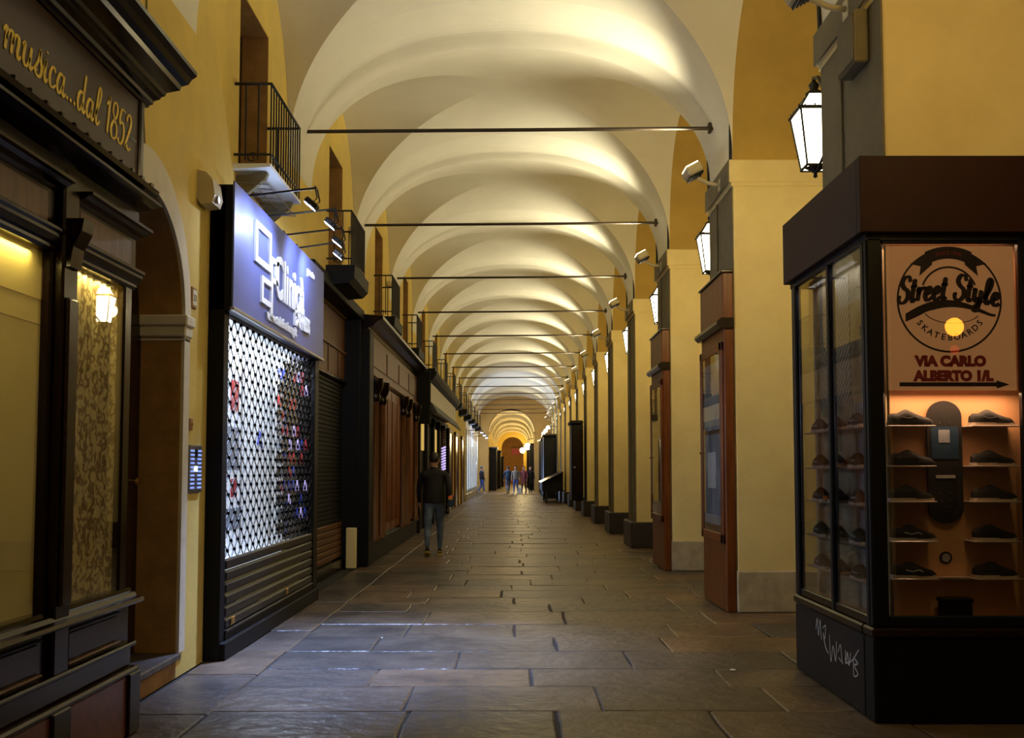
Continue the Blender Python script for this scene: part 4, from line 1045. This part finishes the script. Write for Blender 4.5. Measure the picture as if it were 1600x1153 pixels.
for i, z in enumerate(rowsz):
    for side, x in (('left', 2.285), ('right', 2.79)):
        place_shoe(x+random.uniform(0, .015), 6.275, z-.002, random.uniform(-.06, .06), 'dark sneaker on the %s shelf, %s of the skateboard, in the kiosk front window' % (RW[i], side), 'sneakers in the front window',
                   sm='sole' if i > 1 or side == 'right' else 'shoe', stm='chalk' if (i >= 3 and side == 'left') else 'shoe')
for i, z in enumerate(siderows):
    for j, y in enumerate((7.60, 7.22, 6.78)):
        place_shoe(2.235, y, z-.002, -PI/2, '%s sneaker on the %s shelf of the kiosk side window' % (['far', 'middle', 'near'][j], RW[i]), 'sneakers in the side window', um=['shoe', 'shoebrown', 'shoe'][(i+j) % 3], sm='sole')
# skateboard deck
t = thing('skateboard_deck', 'black skateboard deck with blue graphic hanging between the sneakers', 'skateboard', None, (2.665, 6.345, 1.17))
pr = [(.1*math.cos(PI+PI*i/14), .1+.1*math.sin(PI+PI*i/14)) for i in range(15)]+[(.1*math.cos(PI*i/14), .66+.1*math.sin(PI*i/14)) for i in range(15)]
b = MB(); b.prism([(p[0]*1.08, p[1]) for p in pr], 'y', 0, .012); b.build('deck', 'shoe', t)
g = MB().box(-.085, .085, -.003, 0, .40, .60).build('graphic', 'teal', t); g
g = MB().box(-.04, .03, -.005, -.003, .50, .58).build('graphic', 'paper', t); g
g = MB().box(-.06, .06, -.003, 0, .28, .30).build('graphic', 'chalk', t); g
g = MB()
for x in (-.03, .03):
    for z in (.14, .19, .57, .62): g.tube([(x, -.003, z), (x, 0, z)], .005, 6)
g.build('bolts', 'steel', t)
t = thing('round_sticker', 'small dark round badge on the kiosk backboard under the skateboard', 'badge', None, (2.665, 6.374, .96))
MB().tube([(0, 0, 0), (0, -.006, 0)], .038, 20).build('disc', 'shoe', t); MB().tube([(0, -.006, 0), (0, -.008, 0)], .026, 20).build('centre', 'chalk', t)
t = thing('black_gift_box', 'small black box standing on the kiosk window floor', 'box', None, (2.68, 6.29, .58))
MB().box(-.09, .09, -.04, .04, 0, .12, .006).build('body', 'black', t); MB().box(-.095, .095, -.045, .045, .12, .145, .004).build('lid', 'blackgloss', t)
light('AREA', 'kiosk_lamp', (2.68, 6.30, 2.89), 3.2, (1, .60, .34), .08, (2.68, 6.32, 0), sy=.8).rotation_euler = (0, 0, R(90))
light('AREA', 'kiosk_lamp', (2.68, 6.26, 1.97), 5.5, (1, .55, .28), .05, (2.68, 6.33, 0), sy=.8).rotation_euler = (0, 0, R(90))
light('AREA', 'kiosk_lamp', (KX+.10, 7.2, 2.88), 1.3, (.9, .85, .8), .05, (KX+.10, 7.2, 0), sy=1.0).rotation_euler = (0, 0, 0)
# street lamps behind the viewer that throw light on the kiosk front and shine back from its glass
t = thing('traffic_signal', 'traffic signal with amber lamp on the street behind the viewer', 'traffic light', None, (9.6, -10, 0))
for nm, b_, mt_ in (('pole', MB().tube([(0, 0, -.08), (0, 0, 4.2)], .06, 12), 'iron'), ('housing', MB().box(-.19, .19, -.15, .15, 3.9, 5.0, .02), 'black'), ('amber_lamp', MB().tube([(0, .15, 4.62), (0, .2, 4.62)], .2, 20), 'amber'), ('red_lamp', MB().tube([(0, .15, 4.12), (0, .17, 4.12)], .1, 20), 'redlens')):
    b_.build(nm, mt_, t)

# ------------------------------------------------------------------ items on the far right
t = thing('hanging_showcase', 'tall black showcase with moulded crown fixed to a pillar in the middle distance', 'display case')
y = P0+BAY*6
MB().box(1.86, RX-.12, y-.62, y+.6, .5, 3.0, .02).build('body', 'black', t); MB().box(1.80, RX-.12, y-.7, y+.66, 3.0, 3.12, .03).build('crown', 'black', t); MB().box(1.9, RX-.12, y-.66, y-.62, .7, 2.8, .01).build('door', 'ebony', t)
MB().tube([(1.95, y-.66, 1.6), (1.95, y-.7, 1.6)], .03, 8).build('knob', 'steel', t); reloc(t)
t = thing('sloping_book_stall', 'low dark book stall with sloping lid at the far right of the paving', 'stall')
b = MB(); b.prism([(1.25, .55), (2.2, .55), (2.2, 1.35), (2.1, 1.36), (1.25, .95)], 'y', 46.5, 51); b.build('body', 'black', t)
b = MB(); b.prism([(1.2, .95), (1.22, .9), (2.22, 1.38), (2.2, 1.43)], 'y', 46.3, 51.2); b.build('lid', 'ebonypanel', t)
for x in (1.4, 2.05):
    for yv in (46.7, 50.7): MB().box(x, x+.1, yv, yv+.1, 0, .56, .01).build('leg', 'iron', t)
reloc(t)
for i, (yv, h_) in enumerate(((55.5, 3.3), (60.0, 3.2), (64.5, 3.3))):
    t = thing('tall_dark_bookcase', '%s tall dark closed bookstall against the far right pillars' % ['nearest', 'middle', 'farthest'][i], 'stall', 'tall bookstalls at the far right')
    MB().box(1.55, RX-.12, yv-1.1, yv+1.1, .12, h_, .03).build('body', 'black', t); MB().box(1.48, RX-.12, yv-1.2, yv+1.2, h_, h_+.12, .03).build('crown', 'ebony', t); MB().box(1.6, RX-.14, yv-1.05, yv+1.05, 0, .12).build('foot', 'iron', t)
    MB().box(1.62, 2.15, yv-1.13, yv-1.1, .4, 2.9, .01).build('door', 'navy' if i == 0 else 'ebony', t); reloc(t)
    t = thing('stall_lamp', '%s small warm lamp over the far right bookstalls' % ['nearest', 'middle', 'farthest'][i], 'lamp', 'lamps over the bookstalls')
    yl = P0+BAY*(11+i); MB().tube([(RX-.01, yl, 3.9), (1.9, yl, 3.95)], .02, 6).build('arm', 'iron', t); MB().lathe([(0, 0), (.1, .02), (.12, .1), (.05, .2)], (1.85, yl, 3.75), 12).build('bulb', 'floodglass', t); reloc(t)

# ------------------------------------------------------------------ end portal and the arcade beyond
YE = P0+BAY*NB
pw = MB(); PR = 1.58; PC = -.22
arch_wall_pts = [(PC-PR*math.cos(PI*i/28), 4.15+PR*math.sin(PI*i/28)) for i in range(29)]
for yv, fl in ((YE, 0), (YE+1.2, 1)):
    vs = []
    for p in arch_wall_pts: vs += [(p[0], yv, p[1]), (p[0], yv, 7.1)]
    pw.add(vs, [(2*i, 2*i+1, 2*i+3, 2*i+2) for i in range(28)])
vs = []
for p in arch_wall_pts: vs += [(p[0], YE, p[1]), (p[0], YE+1.2, p[1])]
pw.add(vs, [(2*i, 2*i+1, 2*i+3, 2*i+2) for i in range(28)], True)
pw.box(LX, PC-PR, YE, YE+1.2, 0, 7.1); pw.box(PC+PR, RO, YE, YE+1.2, 0, 7.1)
pw.box(PC-PR-.1, PC-PR+.06, YE-.06, YE+1.2, 3.98, 4.15, .02); pw.box(PC+PR-.06, PC+PR+.1, YE-.06, YE+1.2, 3.98, 4.15, .02)
struct(pw.build('wall_back', mat('portal_plaster', (.42, .25, .06), .85, noise=.15, scale=1)))
Y2 = YE+1.2
for kk in range(9):
    vb = vault_bay(Y2+BAY*kk, 10, 'ceiling')
    for v_ in vb.data.vertices: v_.co.x = PC+(v_.co.x-CX)*.70; v_.co.z = 4.0+(v_.co.z-ZS)*.96
struct(MB().box(LX-.35, PC-A*.70, Y2, 117, 0, 7.1).build('wall_left_far', 'wall').__class__ and bpy.data.objects['wall_left_far'])
bpy.data.objects['wall_left_far'].name = 'wall_left'
ww = MB(); ww.box(PC+A*.70, RO, Y2, 117, 0, 7.1); struct(ww.build('wall_right', 'pillar'))
# second portal at the end
pw = MB(); ye = Y2+BAY*9
ap = [(PC-1.2*math.cos(PI*i/20), 3.9+1.2*math.sin(PI*i/20)) for i in range(21)]
vs = []
for p in ap: vs += [(p[0], ye, p[1]), (p[0], ye, 7.1)]
pw.add(vs, [(2*i, 2*i+1, 2*i+3, 2*i+2) for i in range(20)])
pw.box(LX, PC-1.2, ye, ye+.6, 0, 7.1); pw.box(PC+1.2, RO, ye, ye+.6, 0, 7.1)
struct(pw.build('wall_back', 'wall')); struct(MB().box(LX, RX, ye+3, ye+3.1, 0, 7).build('wall_back', 'ochre'))
for i, (x0, x1, yv, h_) in enumerate(((PC-A*.70+.01, -1.35, 76, 3.1), (PC-A*.70+.01, -1.15, 84, 3.0), (PC-A*.70+.01, -1.0, 92, 2.6), (1.15, PC+A*.70-.01, 77, 3.4), (1.05, PC+A*.70-.01, 86, 3.2))):
    t = thing('far_shop_stall', ['leftmost tall dark stall beyond the portal', 'second dark stall beyond the portal on the left', 'farthest low dark stall on the left beyond the portal', 'dark stall just beyond the portal on the right', 'farthest dark stall on the right beyond the portal'][i], 'stall', 'dark stalls beyond the portal')
    MB().box(x0, x1, yv, yv+4, 0, h_, .03).build('body', 'black', t); MB().box(x0, x1+(.08 if i < 3 else 0), yv-.08, yv+4, h_, h_+.12, .03).build('crown', 'ebony', t); reloc(t)
t = thing('red_shop_sign', 'small red lit sign hanging beyond the portal', 'sign')
MB().box(-.3, .5, 100, 100.2, 3.0, 3.6, .02).build('panel', 'redlit', t); MB().tube([(-.35, 100.1, 3.75), (1.45, 100.1, 3.75)], .03, 6).build('arm', 'iron', t); MB().tube([(.1, 100.1, 3.6), (.1, 100.1, 3.75)], .03, 6).build('hanger', 'iron', t); reloc(t)
for i, (x, yv, z, r_) in enumerate(((1.02, 80, 3.35, .26), (.75, 96, 3.35, .26))):
    t = thing('globe_lamp', ['larger bright globe lamp beyond the portal', 'smaller bright globe lamp deeper beyond the portal'][i], 'lamp', 'globe lamps beyond the portal')
    MB().lathe([(0.001, -r_)]+[(r_*math.sin(PI*j/12), -r_*math.cos(PI*j/12)) for j in range(1, 12)]+[(.001, r_)], (x, yv, z), 16).build('globe', mat('globe_glass', (1, 1, .9), .4, emit=(1, .9, .55), es=12), t)
    MB().tube([(x, yv, z+r_-.01), (x, yv, z+r_+.3), (1.46, yv, z+r_+.35)], .03, 6).build('arm', 'iron', t); reloc(t)
for yv in (76, 85, 94, 103, 110): light('POINT', 'far_lamp', (.6, yv, 3.9), 150, (1, .74, .33), .3)

# ------------------------------------------------------------------ people
def person(loc, rz, label, top='jacket', legs='jeans', h=1.75, pose='walk', shoes='shoe', hairc='hair', bag=None, head_down=0, longcoat=False):
    t = thing('person', label, 'person', None, loc); t.rotation_euler = (0, 0, rz); t.scale = (h/1.75,)*3
    # facing +Y ; x right
    sw = {'walk': 1, 'stand': .12}[pose]
    V = []; E = []; RD = []; TG = []
    def v(p, r, tg, par=None):
        V.append(p); RD.append(r if isinstance(r, tuple) else (r, r)); TG.append(tg); i = len(V)-1
        if par is not None: E.append((par, i))
        return i
    pel = v((0, 0, .95), (.155, .115), 'L')
    sp = v((0, -.005, 1.08), (.145, .105), 'T', pel); ch = v((0, -.01, 1.25), (.175, .12), 'T', sp); sh = v((0, -.005, 1.40), (.15, .10), 'T', ch)
    nk = v((0, .01, 1.50), (.058, .058), 'S', sh); hd0 = v((0, .025, 1.565), (.082, .096), 'S', nk); hd = v((0, .02, 1.64), (.096, .116), 'S', hd0); hd2 = v((0, .01, 1.705), (.078, .092), 'S', hd)
    for s in (-1, 1):
        f = s*sw
        hip = v((s*.09, 0, .88), (.092, .10), 'L', pel)
        knee = v((s*.10, .13*f+.04, .50), (.062, .066), 'L', hip)
        ky = .13*f+.04
        back = f < 0
        ank = (s*.095, ky+(.06 if not back else -.20), .10 if not back else .15)
        calf = v((s*.1, (ky+ank[1])/2-.01, (.5+ank[2])/2+.05), (.054, .058), 'L', knee)
        an = v(ank, (.04, .042), 'L', calf)
        # arms
        el = v((s*.215, -.005, 1.385), (.062, .062), 'T', sh)
        ax = (s*.26, -.09*f-.03, 1.14); a2 = v(ax, (.046, .048), 'T', el)
        wr_ = v((s*.26, ax[1]+.10+(.04 if f < 0 else -.02), .93), (.033, .036), 'T', a2)
        wp = V[wr_]
        pa = v((wp[0], wp[1]+.01, wp[2]-.05), (.018, .036), 'H', wr_); pb = v((wp[0]-s*.005, wp[1]+.015, wp[2]-.09), (.016, .036), 'H', pa)
    me = bpy.data.meshes.new('body'); me.from_pydata(V, E, []); ob = bpy.data.objects.new('tmp', me); C.objects.link(ob)
    sk = ob.modifiers.new('s', 'SKIN'); sk.use_smooth_shade = True
    for i, sv in enumerate(me.skin_vertices[0].data): sv.radius = RD[i]; sv.use_root = (i == 0)
    ss = ob.modifiers.new('u', 'SUBSURF'); ss.levels = 2; ss.render_levels = 2
    dg = bpy.context.evaluated_depsgraph_get(); dg.update()
    nm = bpy.data.meshes.new_from_object(ob.evaluated_get(dg)); bpy.data.objects.remove(ob)
    nm.materials.clear()
    for m_ in (top, legs, 'skin', 'skin'): nm.materials.append(M[m_])
    cl_ = {'T': 0, 'L': 1, 'S': 2, 'H': 3}; VV = [Vector(p) for p in V]
    for p in nm.polygons:
        c = p.center; j = min(range(len(VV)), key=lambda q_: (VV[q_]-c).length - RD[q_][0]*.6)
        g = cl_[TG[j]]
        if g == 0 and c.z < .9 and abs(c.x) < .2: g = 1
        if g == 1 and c.z > .93: g = 0
        p.material_index = g; p.use_smooth = True
    b = bpy.data.objects.new('body', nm); C.objects.link(b); b.parent = t
    # hands: fingers
    for s in (-1, 1):
        wp = [V[i] for i in range(len(V)) if TG[i] == 'H' and V[i][0]*s > 0][-1]
        hb = MB()
        for i, (oy, ln_) in enumerate(((.028, .070), (.010, .078), (-.009, .072), (-.027, .058))):
            hb.tube([(wp[0], wp[1]+oy*.9, wp[2]+.02), (wp[0], wp[1]+oy, wp[2]-.02), (wp[0]-s*.008, wp[1]+oy+.004, wp[2]-.02-ln_*.45), (wp[0]-s*.022, wp[1]+oy+.006, wp[2]-.02-ln_*.8)], [.010, .010, .009, .007], 6)
        hb.tube([(wp[0], wp[1]+.02, wp[2]+.04), (wp[0]-s*.006, wp[1]+.045, wp[2]+.01), (wp[0]-s*.012, wp[1]+.055, wp[2]-.02)], [.012, .011, .008], 6)
        hb.build('fingers', 'skin', b)
    # jacket hem, collar, hair, ears, nose, eyes, shoes
    def ell(mb, c, r, n1=12, n2=16, zmin=-1, yc=None):
        vs = []; 
        for i in range(n1+1):
            a = -PI/2+PI*i/n1
            for j in range(n2):
                q_ = 2*PI*j/n2; vs.append((c[0]+r[0]*math.cos(a)*math.cos(q_), c[1]+r[1]*math.cos(a)*math.sin(q_), c[2]+r[2]*max(zmin, math.sin(a))))
        mb.add(vs, [(i*n2+j, i*n2+(j+1) % n2, (i+1)*n2+(j+1) % n2, (i+1)*n2+j) for i in range(n1) for j in range(n2)], True)
    hr = MB(); ell(hr, (0, -.018, 1.668), (.086, .106, .104), zmin=-.75); hr.build('hair', hairc, b)
    fc = MB()
    for s in (-1, 1): ell(fc, (s*.082, .015, 1.625), (.012, .02, .032), 6, 8)
    fc.tube([(0, .105, 1.65), (0, .128, 1.615), (0, .108, 1.605)], [.008, .014, .008], 6); fc.build('face', 'skin', b)
    ey = MB()
    for s in (-1, 1): ell(ey, (s*.03, .104, 1.648), (.013, .008, .006), 6, 8)
    ell(ey, (0, .106, 1.575), (.024, .006, .005), 6, 8); ey.build('eyes_and_mouth', 'hair', b)
    jk = MB(); n_ = 20; prf = [(.165, .128, .90), (.178, .14, .93), (.172, .134, 1.05), (.185, .138, 1.2), (.18, .13, 1.34)]
    if longcoat: prf = [(.19, .16, .62)]+prf
    vs = [(a_*math.cos(2*PI*i/n_), -.005+b_*math.sin(2*PI*i/n_), z_) for a_, b_, z_ in prf for i in range(n_)]
    jk.add(vs, [(r*n_+i, r*n_+(i+1) % n_, (r+1)*n_+(i+1) % n_, (r+1)*n_+i) for r in range(len(prf)-1) for i in range(n_)], True)
    jk.build('jacket', top, b)
    cl2 = MB(); cl2.lathe([(.085, 0), (.082, .04), (.068, .065), (.062, .05)], (0, .0, 1.44), 16); cl2.build('collar', top, b)
    for i in range(len(V)):
        if TG[i] == 'L' and RD[i][0] == .04:
            x, y_, z_ = V[i]; lift = z_-.10
            up = MB(); vs = []
            prs = [(-.055, .03, .075), (-.03, .042, .10), (.02, .042, .09), (.07, .045, .06), (.12, .045, .045), (.165, .035, .035), (.185, .018, .022)]
            for yy_, w_, hh_ in prs:
                for j in range(11): a = PI*j/10; vs.append((x+math.cos(a)*w_, y_+yy_, .02+math.sin(a)**.7*hh_+0 if j not in (0, 10) else .02))
            up.add(vs, [(r*11+j, r*11+j+1, (r+1)*11+j+1, (r+1)*11+j) for r in range(6) for j in range(10)], True); up.add(vs[:11], [tuple(range(11))])
            so = MB(); so.prism([(x-w_-.004, y_+yy_) for yy_, w_, _ in prs]+[(x+w_+.004, y_+yy_) for yy_, w_, _ in prs[::-1]], 'z', 0, .024)
            if lift > .01:
                for m_ in (up, so): m_.v = [(p[0], p[1], p[2]+max(0, (y_+.12-p[1]))*.45) for p in m_.v]
            up.build('shoe', shoes, b); so.build('shoe_sole', 'yellow' if shoes == 'shoe' else 'sole', b)
            if shoes == 'shoe':
                hl = MB(); hl.tube([(x-.03, y_-.058, .05+lift*.8), (x, y_-.066, .06+lift*.8), (x+.03, y_-.058, .05+lift*.8)], .008, 6); hl.build('heel_tab', 'yellow', b)
    if bag:
        g_ = thing('shoulder_bag', 'small bag with orange and teal patch at the walking man\'s right side', 'bag', None, (loc[0]+.30, loc[1]+.0, 0))
        z0 = .98
        for nm_, b_, mt_ in (('body', MB().box(-.055, .055, -.09, .09, z0-.12, z0+.08, .02), 'teal'), ('patch', MB().box(-.045, .035, -.105, -.09, z0, z0+.075, .006), 'orange'), ('stripe', MB().box(-.03, .03, -.112, -.105, z0+.005, z0+.03, .003), 'yellow'), ('strap', MB().tube([(0, -.07, z0+.08), (-.06, -.05, 1.25), (-.14, -.12, 1.42)], .008, 6), 'black')):
            b_.build(nm_, mt_, g_)
    return t
person((-1.42, 18.1, 0), R(2), 'man walking away in black jacket and blue jeans on the left of the paving', h=1.80, bag=True)
person((-2.1+.0, 66, 0), R(-60), 'person in dark jacket and blue jeans standing alone by the white lit shop', legs='jeansb', pose='stand', shoes='sole')
person((-.42, 66.5, 0), R(10), 'left person of the far group, dark blue jacket', top='teal', legs='jeans', pose='walk')
person((.08, 66, 0), R(170), 'middle person of the far group in grey jacket and bright blue jeans', top='greyj', legs='jeansb', pose='stand', shoes='sole')
person((.62, 68.5, 0), R(160), 'right person of the far group in a dark red coat', top='redj', legs='jacket', longcoat=True, pose='stand')
person((1.05, 68.8, 0), R(190), 'far person in dark coat beside the red-coated one, at the group\'s right end', top='jacket', legs='jacket', longcoat=True, pose='stand')
o = MB().add([], []) if False else None
t = thing('white_carrier_bag', 'white carrier bag standing beside the far group', 'bag', None, (.33, 65.9, 0))
MB().prism([(-.1, 0), (.1, 0), (.13, .38), (-.12, .42)], 'y', -.06, .06).build('bag', 'white', t); MB().tube([(-.08, 0, .4), (0, 0, .55), (.09, 0, .38)], .01, 6).build('handle', 'white', t)
o = MB().box(1.62, 1.66, 7.78, 7.815, 0.0, .006, .002).build('paper_scrap', 'white'); tag(o, 'tiny white scrap of litter on the paving left of the kiosk', 'litter')
